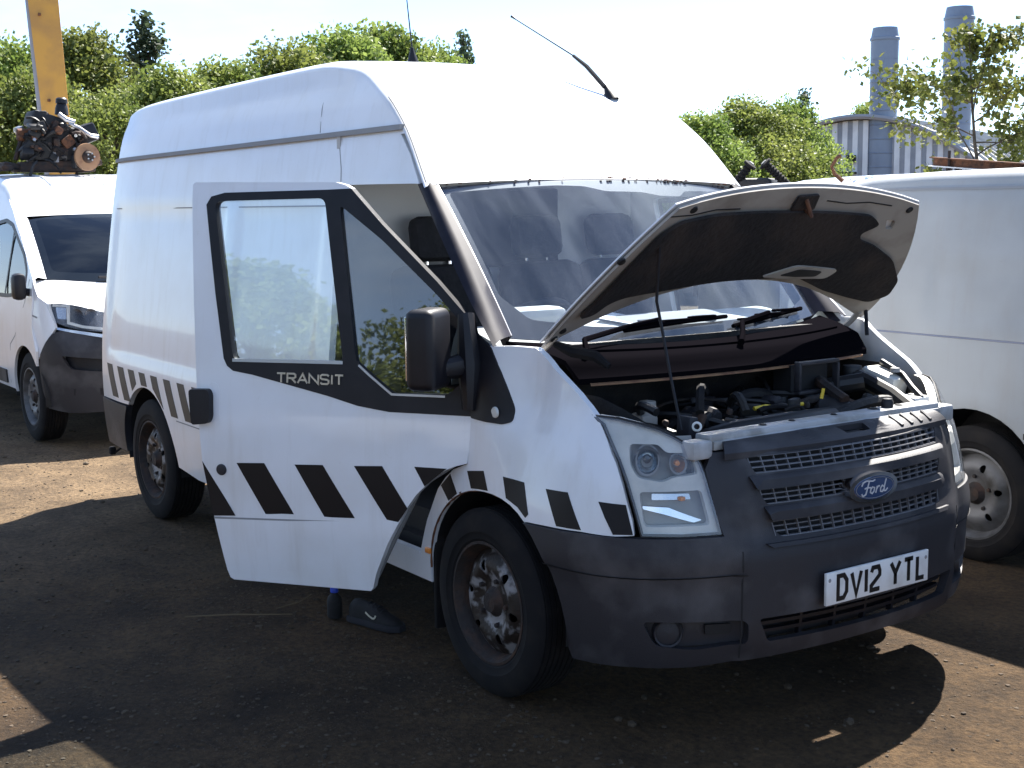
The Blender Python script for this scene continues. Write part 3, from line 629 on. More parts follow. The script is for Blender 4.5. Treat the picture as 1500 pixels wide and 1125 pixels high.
# --- front bumper and grille surround
def smoothcap(s, z): return sstep(.575, .515, abs(s))*sstep(.255, .30, z)
def bump(s, z, off=0.0):
    o = off+.024*smoothcap(s, z)*sstep(.74, .64, z)+.012*sstep(.568, .584, z)*(1-smoothcap(s, z))*sstep(.735, .70, z)
    o += .012*sstep(.60, .54, abs(s))*sstep(.70, .76, z)
    return nose(s, z, o)
half = [(0, .945), (.30, .950), (.55, .965), (.615, .965), (.648, .915), (.628, .80), (.603, .705), (.70, .705), (.88, .706), (1.086, .706), (1.237, .699), (1.36, .693)]
half += [(-fs(x), z) for x, z in circ(.04, .34, .428, 55, -5, 9)]
half += [(1.15, .262), (.90, .272), (.70, .272), (.50, .285), (.25, .293), (0, .296)]
bumper_out = half+[(-a, b) for a, b in half[::-1] if a > 0]
m1 = rounded([(-.497, .947), (-.47, .893), (.47, .893), (.497, .947)], .008)
m2 = rounded([(-.467, .843), (-.44, .793), (.44, .793), (.467, .843)], .012)
m3 = rounded([(-.432, .738), (-.40, .686), (.40, .686), (.432, .738)], .02)
lg = rounded([(-.487, .428), (-.45, .345), (.45, .345), (.487, .428)], .012)
def foghole(sg): return [(sg*a, b) for a, b in rounded([(.872, .435), (.525, .425), (.522, .345), (.70, .335), (.83, .352)], .025)]
bum = panel('front_bumper', bumper_out, bump, 'bumper', van, holes=[m1, m2, m3, lg, foghole(-1), foghole(1)], step=.035, thick=.03, sharp=40)
for zlo, zhi, s_ in ((.893, .947, .495), (.793, .843, .465), (.686, .738, .43)):
    lines = []; n = int(2*s_/.050)
    for i in range(n+1): s = -s_+2*s_*i/n; lines.append([(s*.99, zhi+.002), (s*.965, zlo-.002)])
    for f in (.03, .35, .67, .98): lines.append([(-s_, zlo+(zhi-zlo)*f), (0, zlo+(zhi-zlo)*f), (s_, zlo+(zhi-zlo)*f)])
    lines2 = []
    for ln in lines:
        if abs(ln[0][0]-ln[-1][0]) > .3: ln = [(-s_+2*s_*k/24, ln[0][1]) for k in range(25)]
        lines2.append(ln)
    strokes('grille_mesh', lines2, .0034, bump, 'grille_grey', bum, h=.010, base=-.012)
    panel('grille_backing', [(-s_-.01, zlo-.01), (s_+.01, zlo-.01), (s_+.01, zhi+.01), (-s_-.01, zhi+.01)], bump, 'dark', bum, step=.1, off=-.045)
for zlo, zhi, s_ in ((.846, .888, .50), (.743, .788, .455)):
    def barf(s, z, off, zlo=zlo, zhi=zhi): return bump(s, z, off+.016*sstep(zhi, zhi-.012, z))
    panel('grille_bar', rounded([(-s_, zhi), (s_, zhi), (s_-.02, zlo), (-s_+.02, zlo)], .006), barf, 'bumper', bum, step=.03, off=.004, thick=.02)
lines = [[(-.46+.92*k/24, z) for k in range(25)] for z in (.372, .4)]+[[(s, .34), (s, .435)] for s in (-.3, -.15, 0, .15, .3)]
strokes('lower_grille', lines, .012, bump, 'black', bum, h=.02, base=-.05)
panel('grille_backing', [(-.50, .335), (.50, .335), (.50, .44), (-.50, .44)], bump, 'dark', bum, step=.1, off=-.07)
panel('bumper_lip', [(-.46, .672), (.46, .672), (.44, .660), (-.44, .660)], bump, 'bumper', bum, step=.04, off=.010, thick=.014)
for sg in (-1, 1):
    fb = panel('fog_recess', [(sg*a, b) for a, b in [(.885, .445), (.51, .435), (.51, .335), (.84, .34)]], bump, 'bumper', bum, step=.05, off=-.035, thick=.01)
    p0 = Vector(bump(sg*.785, .390, -.035)); p1 = Vector(bump(sg*.785, .390, .0))
    mb = MB(); mb.lathe([(.040, .016), (.046, .020), (.050, .012), (.052, 0)], p0, p1-p0, 24); mb.build('fog_ring', 'bumper', fb)
    mb = MB(); mb.lathe([(0, .016), (.02, .015), (.041, .010)], p0, p1-p0, 20); mb.build('fog_lens', 'bumper', fb)
    panel('fog_vent', [(sg*a, b) for a, b in rounded([(.66, .412), (.56, .408), (.565, .375), (.655, .375)], .01)], bump, 'dark', fb, step=.05, off=-.022, thick=.012)
for sg in (-1, 1):
    strokes('bumper_step_shade', [[(sg*(1.25-.72*k/16), .577) for k in range(17)]], .006, bump, 'dark', bum, h=.0015, base=.0005)  # dark line painted in for the shade under the bumper step
    strokes('bumper_crease_shade', [[(sg*.545, .655-.36*k/8) for k in range(9)]], .004, bump, 'dark', bum, h=.0015, base=.0005)  # dark line painted in for shade along the centre-section crease
# registration plate
plate = MB().box((.983, 0, .5), (.012, .52, .111), bev=.003).build('number_plate', 'plate', bum)
def plf(a, b, off=0.0): return (.9895+off, a, .5+b)
y0 = -.205
for ch, wd in zip('DV12 YTL', (.042, .047, .004, .042, .010, .047, .044, .036)):
    if ch != ' ': strokes('letter', [[(y0+px*wd, -.0385+py*.077) for px, py in ln] for ln in GL[ch]], .0158, plf, 'print_black', plate, h=.0008, base=0)
    y0 += wd+.0240
for yy in (-.245, .245): mb = MB(); mb.lathe([(0, .002), (.006, .001), (.007, 0)], (.989, yy, .53), (1, 0, 0), 10); mb.build('plate_screw', 'trim_grey', plate)
# oval badge
bc = Vector(bump(0, .806, .012))
def badge(a, b, off=0.0): return (bc.x+.012-.35*a*a+off, a, .806+b)
bd = panel('oval_badge', ell(0, 0, .122, .052, 40), badge, 'chrome', bum, step=.02, off=.012, thick=.05)
panel('badge_face', ell(0, 0, .100, .039, 36), badge, 'badge_blue', bd, step=.02, off=.0145, thick=.004)
strokes('badge_line', [[(math.cos(R(a))*.094, math.sin(R(a))*.0345) for a in range(0, 361, 10)]], .002, badge, 'steel', bd, h=.001, base=.0146)
SC = {'F': [[(-.062, .010), (-.056, .020), (-.042, .024), (-.014, .021), (-.004, .024)], [(-.030, .021), (-.036, .004), (-.044, -.016), (-.056, -.020), (-.062, -.012)], [(-.050, .001), (-.036, .004), (-.022, .002)]],
      'o': [[(-.014, .004), (-.022, -.002), (-.024, -.012), (-.016, -.016), (-.008, -.010), (-.006, 0), (-.014, .004), (-.004, .000)]],
      'r': [[(.000, -.016), (.006, .004)], [(.003, -.006), (.010, .003), (.018, .003)]],
      'd': [[(.038, -.002), (.030, .003), (.022, -.004), (.022, -.014), (.030, -.016), (.038, -.008)], [(.048, .022), (.040, .0), (.038, -.014), (.046, -.015), (.056, -.008)]]}
for k, ln in SC.items(): strokes('letter', [[(a*1.12, b*1.15) for a, b in q] for q in ln], .0048, badge, 'letter_bright', bd, h=.0015, base=.0148)

# --- headlights
hl = [(-1.108, 1.076), (-.993, 1.071), (-.901, 1.057), (-.819, 1.041), (-.756, 1.019), (-.713, .997), (-.684, .971), (-.663, .933), (-.653, .901), (-.630, .804), (-.608, .712), (-.74, .711), (-.872, .714), (-.888, .768), (-.907, .82), (-.932, .883), (-.965, .945), (-1.02, 1.012), (-1.06, 1.048)]
up_hole = rounded([(-.935, .995), (-.813, .994), (-.785, .968), (-.692, .966), (-.668, .900), (-.76, .893), (-.80, .878), (-.895, .892), (-.925, .93)], .018)
lo_hole = rounded([(-.886, .848), (-.665, .851), (-.640, .740), (-.865, .739)], .015)
for sg in (1, -1):
    mm = (lambda p: p) if sg == 1 else mirror
    h_ = panel('headlight', mm(hl), nose, 'lamp_bezel', van, holes=[mm(up_hole), mm(lo_hole)], step=.035, off=-.012, thick=.03)
    panel('headlight_lens', mm(hl), nose, 'lens', h_, step=.05, off=.004)
    panel('lamp_cavity', mm([(-.95, 1.01), (-.66, 1.01), (-.63, .73), (-.88, .73)]), nose, 'lamp_inner', h_, step=.05, off=-.06)
    strokes('headlight_seal', [mm(hl+[hl[0]])], .012, nose, 'dark', h_, h=.004, base=-.004)
    for (s_, z_, r_) in ((-.858, .945, .042), (-.738, .932, .028)):
        p0 = Vector(nose(-abs(s_)*sg, z_, -.058)); p1 = Vector(nose(-abs(s_)*sg, z_, 0))
        mb = MB(); mb.lathe([(r_*1.05, .040), (r_*.98, .030), (r_*.7, .008), (r_*.3, -.006), (0, -.008)], p0, p1-p0, 22); mb.build('lamp_bowl', 'chrome', h_)
        mb = MB(); mb.lathe([(0, .03), (r_*.3, .026), (r_*.36, .01), (r_*.2, 0)], p0, p1-p0, 12); mb.build('bulb', 'amber' if r_ < .03 else 'glass_dark', h_)
        strokes('lamp_ring', [[(-abs(s_)*sg+math.cos(R(a))*r_*1.12, z_+math.sin(R(a))*r_*1.12) for a in range(0, 361, 20)]], .006, nose, 'trim_grey', h_, h=.006, base=-.03)
    panel('main_reflector', mm(rounded([(-.875, .80), (-.78, .795), (-.66, .752), (-.69, .745), (-.80, .775), (-.872, .79)], .006)), nose, 'chrome', h_, step=.02, off=-.035, thick=.01)
    panel('indicator', mm(rounded([(-.84, .838), (-.70, .836), (-.695, .818), (-.84, .818)], .004)), nose, 'reflector', h_, step=.03, off=-.04, thick=.01)
    mb = MB(); mb.box(nose(-.73*sg, .822, -.035), (.02, .02, .014), bev=.004); mb.build('bulb', 'amber', h_)
# white corner brackets by the headlights and slam panel
mat('slam_grey', (.42, .43, .44), .5, col2=(.26, .26, .25), scale=10)
slam = MB().box((.735, 0, 1.005), (.075, 1.16, .03), bev=.008).box((.77, 0, .985), (.02, 1.14, .03), bev=.004).build('slam_panel', 'slam_grey', van)
for k in range(26):
    yy = -.55+1.1*k/25
for (yy, rr) in ((.26, .022), (.40, .018), (-.30, .016), (-.16, .014), (.05, .014)):
    mb = MB(); mb.lathe([(0, .004), (rr*.6, .004), (rr*.75, .0005), (rr, .0005)], (.73, yy, 1.0205), (0, 0, 1), 16); mb.build('panel_hole', 'dark', slam)
mb = MB(); mb.lathe([(0, .034), (.016, .032), (.022, .02), (.022, 0)], (.735, .33, 1.02), (0, 0, 1), 16); mb.build('rubber_buffer', 'black', slam)
for sy in (-1, 1): MB().box((.745, sy*.615, .975), (.07, .085, .06), bev=.01).build('corner_bracket', 'slam_grey', van)
mb = MB(); mb.lathe([(.010, -.008), (.017, -.006), (.017, .006), (.010, .008)], (.66, -.535, 1.030), (.5, -.4, .2), 14); mb.build('prop_clip', 'bottle_white', van)
def coverf(y, t, off=0.0):
    k = .012*(sstep(.03, .0, abs(abs(y)-.16)))*math.sin(t*3.14); x1 = .868-.16*y*y
    return (.775*(1-t)+x1*t, y, .998-.008*t-.026*t*t+off+k)
cv = panel('radiator_cover', [(-.53, 0), (.53, 0), (.56, 1), (-.56, 1)], coverf, 'bumper', van, holes=[rounded([(-.02, .25), (.12, .25), (.11, .75), (-.01, .75)], .02)], step=.05, thick=.02)
for yy in (.28, .34, .40, .46):
    strokes('cover_rib', [[(yy, .15), (yy, .9)]], .012, coverf, 'bumper', cv, h=.008, base=0)
mb = MB(); mb.box((.80, .05, .962), (.07, .10, .02), bev=.006); mb.build('latch_pocket', 'dark', cv)

# --- engine bay
MB().box((.43, 0, .52), (.70, 1.5, .02)).build('bay_floor', 'dark', van)
MB().box((.06, 0, .95), (.03, 1.55, .62)).build('firewall', 'engine', van)
for sy in (-1, 1):
    mb = MB(); rows = []
    for z in (.55, .85, 1.02, 1.12): rows.append([(x, sy*(.74-.10*sstep(.4, .75, x)-.02*(z < .9)), min(z, 1.24-.5*max(0, x-.2))) for x in (.08, .2, .3, .4, .5, .6, .68, .74)])
    mb.grid(rows); mb.build('inner_wing', 'engine', van)
    # flange from the wing edge down to the inner wing
    edge = [(-1.40, 1.285), (-1.30, 1.262), (-1.20, 1.20), (-1.142, 1.162), (-1.085, 1.11), (-1.04, 1.06)]
    mb = MB(); mb.grid([[nose(sy*-a*-1 if sy > 0 else a, z, -.004) for a, z in edge], [Vector(nose(sy*-a*-1 if sy > 0 else a, z, -.004))+Vector((-.012, -sy*.035, -.012)) for a, z in edge], [Vector(nose(sy*-a*-1 if sy > 0 else a, z, -.004))+Vector((-.03, -sy*.05, -.07)) for a, z in edge]]); mb.build('wing_flange', 'paint', van) if 0 else None
# cowl
def cowlf(y, t, off=0.0):
    x0 = .085-.115*(abs(y)/.8)**2.2; x1 = .375-.10*(abs(y)/.8)**2
    return (x0*(1-t)+x1*t, y, 1.238-.025*t+.010*math.sin(t*3.14)-.045*sstep(.8, 1, t)+.04*(y/.8)**2*(1-t)+off)
cw = panel('cowl', [(-.82, 0), (.82, 0), (.74, 1), (-.74, 1)], cowlf, 'cowl_black', van, step=.06, thick=.02)
strokes('cowl_seal', [[(-.70+1.4*k/24, .985) for k in range(25)]], .03, lambda y, t, o: (cowlf(y, t)[0]+.006, y, cowlf(y, t)[2]-.02+o), 'disc_iron', cw, h=.006, base=-.006)
strokes('cowl_ridge', [[(-.70+1.4*k/24, .55) for k in range(25)]], .03, cowlf, 'cowl_black', cw, h=.008, base=0)
mb = MB(); mb.grid([[cowlf(-.72+1.44*k/24, 1) for k in range(25)], [Vector(cowlf(-.72+1.44*k/24, 1))+Vector((-.14, 0, -.03)) for k in range(25)], [Vector((.10, -.72+1.44*k/24, .9)) for k in range(25)]]); mb.build('cowl_face', 'engine', cw)
def wiper(pts_arm, pts_blade):
    w_ = MB().tube(pts_arm, [.014]+[.010]*(len(pts_arm)-1), 6).build('wiper_arm', 'cowl_black', van)
    mb = MB(); mb.tube(pts_blade, .009, 6); a, b_ = Vector(pts_blade[0]), Vector(pts_blade[-1])
    for q in (.25, .5, .75): p = a.lerp(b_, q); mb.box(p+Vector((0, 0, .012)), (.02, .14, .01), bev=.003)
    mb.build('wiper_blade', 'cowl_black', w_)
wiper([cowlf(-.66, .75, .02), cowlf(-.62, .5, .04), screen(-.42, .05, .03), screen(-.20, .085, .03)], [screen(-.42, .045, .016), screen(-.1, .075, .016), screen(.25, .085, .016)])
wiper([cowlf(.02, .75, .02), cowlf(.10, .5, .035), screen(.32, .035, .03), screen(.55, .06, .03)], [screen(.26, .03, .016), screen(.5, .045, .016), screen(.86, .05, .016)])
# rag of torn seal at the hinge corner
mb = MB(); mb.tube([(.20, -.775, 1.285), (.27, -.75, 1.262), (.33, -.70, 1.248), (.38, -.68, 1.215)], [.012, .022, .02, .012], 7); mb.build('torn_seal', 'rubber', van)
# engine lump
eng = MB().box((.36, -.05, .72), (.34, .62, .30), bev=.05).box((.36, -.05, .88), (.24, .46, .07), bev=.03).build('engine_block', 'engine', van); eng.location.z = .075
for k in range(6): MB().box((.36+.03*(k % 2), -.24+.075*k, .92), (.16, .028, .02), bev=.008).build('cover_rib', 'hose', eng)
mb = MB(); mb.tube([(.50, -.45, .85), (.60, -.30, .90), (.63, -.05, .91), (.60, .18, .90), (.52, .30, .86)], .045, 12); mb.build('intake_hose', 'hose', eng)
mb = MB(); mb.lathe([(0, .07), (.06, .07), (.10, .05), (.11, 0), (.11, -.05)], (.56, .27, .87), (.6, 0, 1), 20); mb.build('pulley_cover', 'hose', eng)
mb = MB(); mb.tube([(.30, .32, .94), (.40, .42, .98), (.48, .50, 1.0)], .035, 10); mb.build('rubber_hose', 'hose', eng)
for pts, r_ in (([(.2, -.55, .95), (.34, -.5, 1.0), (.5, -.42, .93)], .016), ([(.22, -.4, .98), (.4, -.36, 1.03), (.55, -.2, .95)], .012), ([(.2, .1, 1.0), (.38, .2, 1.06), (.5, .35, .98)], .014), ([(.18, -.60, .93), (.4, -.58, .94), (.58, -.46, .92)], .020), ([(.2, -.2, 1.0), (.35, 0, 1.05), (.55, .1, .99)], .01)):
    mb = MB(); P_ = [Vector(p)-Vector((0, 0, .06)) for p in pts]; mb.tube([P_[0]*(1-t)**2+P_[1]*2*t*(1-t)+P_[2]*t*t for t in [i/8 for i in range(9)]], r_, 7); mb.build('pipe', 'hose', eng)
mb = MB(); mb.tube([(.50, -.11, .955), (.51, -.06, .96), (.52, -.01, .952)], .008, 6); mb.build('dipstick_handle', 'yellow', eng)
mb = MB(); mb.tube([(.54, .05, .955), (.55, .09, .96)], .007, 6); mb.build('dipstick_handle', 'yellow', eng)
mb = MB(); mb.tube([(.69, .03, 1.0), (.69, .04, 1.035)], .006, 6); mb.build('clip', 'yellow', eng)
mb = MB(); mb.lathe([(0, .03), (.022, .028), (.026, .01), (.026, 0)], (.36, .18, .93), (0, 0, 1), 14); mb.build('filler_cap', 'hose', eng)
mb = MB(); mb.box((.30, -.46, .98), (.09, .08, .09), bev=.02); mb.lathe([(0, .05), (.03, .045), (.034, 0)], (.30, -.44, 1.02), (0, 0, 1), 14); mb.build('fluid_reservoir', 'underside', van)
rs = random.Random(3)
for k in range(26):
    a = Vector((rs.uniform(.2, .60), rs.uniform(-.55, .5), rs.uniform(.88, .97))); b2 = a+Vector((rs.uniform(-.2, .2), rs.uniform(-.35, .35), rs.uniform(-.08, .06))); b2 = Vector((min(.62, max(.14, b2.x)), min(.52, max(-.58, b2.y)), b2.z)); mid = (a+b2)/2+Vector((rs.uniform(-.08, .08), rs.uniform(-.08, .08), rs.uniform(.03, .10)))
    mb = MB(); mb.tube([a*(1-t)**2+mid*2*t*(1-t)+b2*t*t for t in [i/8 for i in range(9)]], rs.choice([.006, .008, .011, .016, .022]), 7); mb.build('engine_hose', rs.choice(['hose', 'hose', 'engine', 'bumper', 'iron', 'rubber']), eng)
for k in range(16):
    p = Vector((rs.uniform(.22, .58), rs.uniform(-.52, .45), rs.uniform(.88, .96))); MB().box(p, [rs.uniform(.02, .08) for _ in range(3)], rot=Matrix.Rotation(rs.uniform(-.7, .7), 3, rs.choice(['X', 'Y', 'Z'])), bev=.006).build('engine_bracket', rs.choice(['engine', 'bumper', 'iron', 'hose', 'steel'] if k < 4 else ['engine', 'bumper', 'iron', 'hose']), eng)
for k in range(12):
    p = Vector((rs.uniform(.25, .58), rs.uniform(-.52, .45), rs.uniform(.90, .97))); MB().lathe([(0, .02), (.008, .019), (.012, .012), (.012, 0)], p, (rs.uniform(-.3, .6), rs.uniform(-.3, .3), 1), 10).build('engine_bolt', rs.choice(['steel', 'iron', 'iron', 'bumper']), eng)
# air duct frame on the firewall
duct = MB(); 
for dy, dz, sy_, sz_ in ((0, .055, .22, .014), (0, -.055, .22, .014), (.105, 0, .014, .11), (-.105, 0, .014, .11)): duct.box((.425, .30+dy, 1.105+dz-.08*dy), (.03, sy_, sz_), bev=.004)
duct.build('air_duct_frame', 'bumper', van); MB().box((.34, .30, 1.10), (.09, .20, .10)).build('air_duct', 'dark', van)
# washer bottle, filler neck, battery box on the left
wb = MB().box((.44, .665, 1.05), (.17, .10, .10), rot=Matrix.Rotation(R(14), 3, 'Y'), bev=.018).build('washer_bottle', 'bottle_white', van)
mb = MB(); mb.lathe([(0, .018), (.018, .016), (.020, 0)], (.50, .66, 1.10), (0, 0, 1), 14); mb.build('bottle_cap', 'trim_grey', wb)
mb = MB(); mb.lathe([(0, .045), (.036, .042), (.042, .03), (.042, 0)], (.37, .56, 1.08), (0, 0, 1), 18); mb.build('coolant_cap', 'hose', van)
mb = MB(); mb.tube([(.36, .56, 1.09), (.46, .55, 1.07), (.58, .55, 1.03), (.68, .53, .99)], .030, 10); mb.build('filler_neck', 'hose', van)
MB().box((.52, .46, .93), (.22, .14, .10), bev=.012).build('battery_box', 'engine', van)
MB().box((.60, .47, .99), (.06, .08, .015), bev=.004).build('battery_label', 'bottle_white', van)
MB().box((.62, .62, 1.0), (.10, .10, .05), bev=.01).build('relay_box', 'bottle_white', van)
mb = MB(); mb.tube([(.40, .70, 1.13), (.52, .68, 1.09), (.60, .64, 1.05), (.66, .62, 1.02)], .012, 6); mb.build('wiring_loom', 'hose', van)
mb = MB(); mb.box((.50, -.20, .995), (.10, .012, .012), bev=.003); mb.build('metal_bracket', 'steel', van)

# --- stripes on the body side
for (x, w_) in ((-4.135, .115), (-3.915, .108), (-3.725, .10), (-3.54, .095), (-3.35, .10), (-3.148, .10), (-2.942, .10), (-2.73, .10), (-2.52, .10), (-2.31, .10), (-2.10, .10), (-1.89, .10), (-1.68, .10), (-1.47, .10)):
    sh = .107; p = [(x, .840), (x+w_, .840), (x+w_+sh, .645), (x+sh, .645)]
    if -3.76 < x < -3.2:
        q = []
        n = 8
        for i in range(n+1):
            xx, zz = x+sh*i/n, .840-.195*i/n
            if math.hypot(xx+3.44, zz-.34) > .428: q.append((xx, zz))
        q2 = []
        for i in range(n+1):
            xx, zz = x+w_+sh*i/n, .840-.195*i/n
            if math.hypot(xx+3.44, zz-.34) > .428: q2.append((xx, zz))
        p = q+q2[::-1]
    elif x < -3.76: p = [(x, .840), (x+w_, .840), (x+w_+.105, .648), (x+.105, .648)]; p = [(a, max(b, .648)) for a, b in p]
    panel('stripe', p, side, 'stripe_old', van, step=.08, off=.0018, thick=.0016)
strokes('crease', [[(-2.97, .628), (-1.18, .628)]], .006, side, 'trim_grey', van, h=.001, base=.0004)
# tow-eye wire behind the rear wheel
mb = MB(); mb.tube([(-4.22, -.88, .36), (-4.2, -.86, .30), (-4.24, -.9, .26)], .008, 6); mb.box((-4.26, -.91, .27), (.04, .04, .05), bev=.01); mb.build('hanging_wire', 'rubber', van)

# --- wheels
def make_wheel(parent, sy, Rr=.345, wid=.205, rimm='rim', big=True):
    """wheel centred at the origin; sy = outward side"""
    h = wid/2
    prof = [(.215, -h*.85), (.235, -h*.98), (.28, -h*1.02), (Rr-.03, -h*.97), (Rr-.012, -h*.88), (Rr-.003, -h*.78)]
    for k in range(-3, 4):
        y = k*h*.22; prof += [(Rr, y-h*.08), (Rr, y+h*.08), (Rr-.008, y+h*.095), (Rr-.008, y+h*.125)]
    prof += [(Rr-.003, h*.80), (Rr-.012, h*.88), (Rr-.03, h*.97), (.28, h*1.02), (.262, h*1.03), (.255, h*.99), (.235, h*.98), (.215, h*.85)]
    prof = [(r, y*sy) for r, y in prof]
    mb = MB(); mb.lathe(prof, (0, 0, 0), (0, 1, 0), 56); ty = mb.build('wheel', 'rubber', parent, sharp=30)
    mb = MB(); mb.lathe([(r, y*sy) for r, y in [(.222, h*.86), (.226, h*.95), (.216, h*.96), (.206, h*.80), (.198, h*.55), (.19, h*.30), (.18, -h*.9)]], (0, 0, 0), (0, 1, 0), 48); rb = mb.build('rim', 'iron' if rimm == 'rim' else rimm, ty, sharp=50)
    def disc(a, b, off=0.0):
        r = math.hypot(a, b); y = interp([0, .06, .075, .105, .135, .165, .196], [.62, .62, .58, .74, .80, .62, .40], r)*h
        return (a, sy*(y+off), b)
    holes = [[(.136*math.cos(R(a0))+.021*math.cos(t)*math.cos(R(a0))-.016*math.sin(t)*math.sin(R(a0)), .136*math.sin(R(a0))+.021*math.cos(t)*math.sin(R(a0))+.016*math.sin(t)*math.cos(R(a0))) for t in [2*math.pi*k/12 for k in range(12)]] for a0 in range(10, 370, 60)]
    panel('wheel_disc', ell(0, 0, .197, .197, 40), disc, rimm, ty, holes=holes, step=.022, thick=.006, sharp=50)
    mb = MB(); mb.lathe([(0, .028*sy), (.035, .026*sy), (.046, .010*sy), (.058, 0)], (0, sy*h*.60, 0), (0, 1, 0), 20); mb.build('hub_cap', 'iron', ty)
    for k in range(5):
        a = R(72*k+20); mb = MB(); mb.lathe([(0, .018*sy), (.009, .017*sy), (.011, 0)], (.085*math.cos(a), sy*h*.60, .085*math.sin(a)), (0, 1, 0), 6); mb.build('wheel_nut', 'iron', ty)
    MB().lathe([(.18, 0), (.0, 0)], (0, -sy*h*.2, 0), (0, 1, 0), 24).build('brake_drum', 'dark', ty)
    return ty
wr = make_wheel(van, -1); wr.location = (0, -.845, .34); wr.rotation_euler = (0, R(20), 0)
w2 = copy_tree(wr, van); w2.location = (-3.45, -.845, .34); w2.rotation_euler = (0, R(47), 0)
wlf = make_wheel(van, 1); wlf.location = (0, .845, .34)
w3 = copy_tree(wlf, van); w3.location = (-3.45, .845, .34)

# --- aerials on the roof
def roofz(x): return interp(HX, HH, x)
mb = MB(); mb.lathe([(.030, -.01), (.026, .012), (.012, .055), (.008, .075), (0, .078)], (-1.60, -.25, 2.425), (-.1, 0, 1), 14); a1 = mb.build('aerial', 'black', van)
mb = MB(); mb.tube([(-1.605, -.25, 2.49), (-1.66, -.262, 2.93)], [.004, .0018], 5); mb.build('aerial_whip', 'black', a1)
mb = MB(); zb = roofz(-.98); mb.lathe([(.035, -.02), (.026, .015), (.014, .05), (.010, .06), (0, .062)], (-.98, .435, zb-.01), (-.55, -.1, 1), 14); a2 = mb.build('aerial', 'black', van)
pa = Vector((-1.01, .425, zb+.04)); mb = MB(); mb.tube([pa, pa+Vector((-.09, -.035, .10)), pa+Vector((-.16, -.06, .155))], [.012, .011, .008], 7); mb.build('aerial_grip', 'black', a2)
mb = MB(); mb.tube([pa+Vector((-.16, -.06, .155)), pa+Vector((-.46, -.17, .345)), pa+Vector((-.49, -.18, .365))], [.004, .003, .007], 6); mb.build('aerial_whip', 'black', a2)
for (x, y) in ((-1.75, .1), (-1.3, -.2)):
    pass

# --- sheet of paper on the dashboard
MBp = MB().box((0, 0, 0), (.15, .21, .0015)); pp = MBp.build('paper_sheet', 'paper', None, smooth=False); pp.location = (-.27, -.09, 1.306); pp.rotation_euler = (R(2), R(9), R(38))
tag(pp, 'white sheet of paper lying on the dashboard behind the windscreen', 'paper')

#@@MORE@@
# ================================================================== VAN PARKED BEHIND (left)
v2 = thing('panel_van', 'white van with dark grey bumper parked behind the striped van, scrap engine on its roof', 'van', (-6.73, .2, 0))
def Wb(z): return interp([.2, .5, .8, 1.1, 1.4, 1.7, 1.9, 2.0, 2.06], [.97, 1.01, 1.02, 1.0, .95, .88, .82, .77, .70], z)
def side_b(x, z, off=0.0, s=-1): return (x, s*(Wb(z)+off), z)
def side_bl(x, z, off=0.0): return side_b(x, z, off, 1)
nose_b, NB = nose_factory([(.95, 0), (.945, .2), (.925, .45), (.86, .7), (.74, .88), (.55, .98), (.35, 1.02), (-.9, 1.02)], [.2, .3, .7, .8, .95, 1.05, 1.15, 1.25], [.05, 0, 0, .03, .12, .2, .36, .6], Wb, 1.02)
def fb_(x): return -(NB[6]+.35-x)
wn_b = rounded([(-.92, 1.665), (-.64, 1.69), (-.42, 1.655), (.066, 1.43), (.20, 1.31), (.20, 1.14), (-.31, 1.10), (-.92, 1.09)], .03)
out_b = [(-4.0, .36), (-4.0, 1.86), (-.72, 1.86), (-.50, 1.765), (-.20, 1.60), (.12, 1.43), (.36, 1.27), (.42, 1.10), (.42, .9), (.50, .72)]+circ(.18, .34, .40, 42, 180, 14)+[(-.24, .36)]
panel('side_panel', out_b, side_b, 'paint', v2, holes=[wn_b], step=.07, thick=.02)
panel('side_panel', out_b, side_bl, 'paint', v2, step=.2, thick=.02)
panel('side_window', inset(wn_b, 1.0, (-.3, 1.4)), side_b, 'glass_dark', v2, step=.1, off=-.008)
strokes('window_seal', [wn_b+[wn_b[0]]], .03, side_b, 'black', v2, h=.004, base=0)
strokes('window_seal', [[(-.36, 1.11), (-.33, 1.62)]], .03, side_b, 'black', v2, h=.004, base=0)
panel('side_moulding', rounded([(-.40, .50), (-.62, .50), (-3.0, .50), (-3.0, .39), (-.42, .39)], .01), side_b, 'bumper', v2, step=.1, off=.012, thick=.012)
for fn in (side_b,): strokes('seam', [[(-.34, .40), (-.22, .72), (-.06, .80), (.22, 1.08), (.30, 1.25)]], .007, fn, 'trim_grey', v2, h=.001, base=.0005)
HXb = [-4.0, -3.0, -1.7, -1.15, -.85, -.66, -.47]; HHb = [2.07, 2.10, 2.09, 2.055, 1.98, 1.88, 1.735]
mb = MB(); mb.grid([roof_section(x, Wb, 1.84, HXb, HHb, -1.2, .14, .06) for x in [-4, -3.4, -2.8, -2.2, -1.8, -1.6, -1.45, -1.3, -1.15, -1.0, -.9, -.8, -.72, -.66, -.6, -.54, -.47]]); mb.build('roof', 'paint', v2, sharp=60)
for yy in (-.45, 0, .45): mb = MB(); mb.tube([(x, yy, interp(HXb, HHb, x)-.004) for x in (-3.8, -2.5, -1.5, -1.1, -.85)], .012, 6); mb.build('roof_rib', 'paint', v2)
def scr_b(a, b, off=0.0):
    x0, z0 = .34-.13*a*a, 1.185+.055*a*a; x1, z1 = -.455-.04*a*a, 1.735-.02*a*a; bul = .04*4*b*(1-b)*(1-.6*a*a)+off
    return (x0*(1-b)+x1*b+.57*bul, a*(.83*(1-b)+.76*b), z0*(1-b)+z1*b+.82*bul)
s2 = panel('windscreen', [(-1, 0), (1, 0), (1, 1), (-1, 1)], scr_b, 'glass_dark', v2, step=.12)
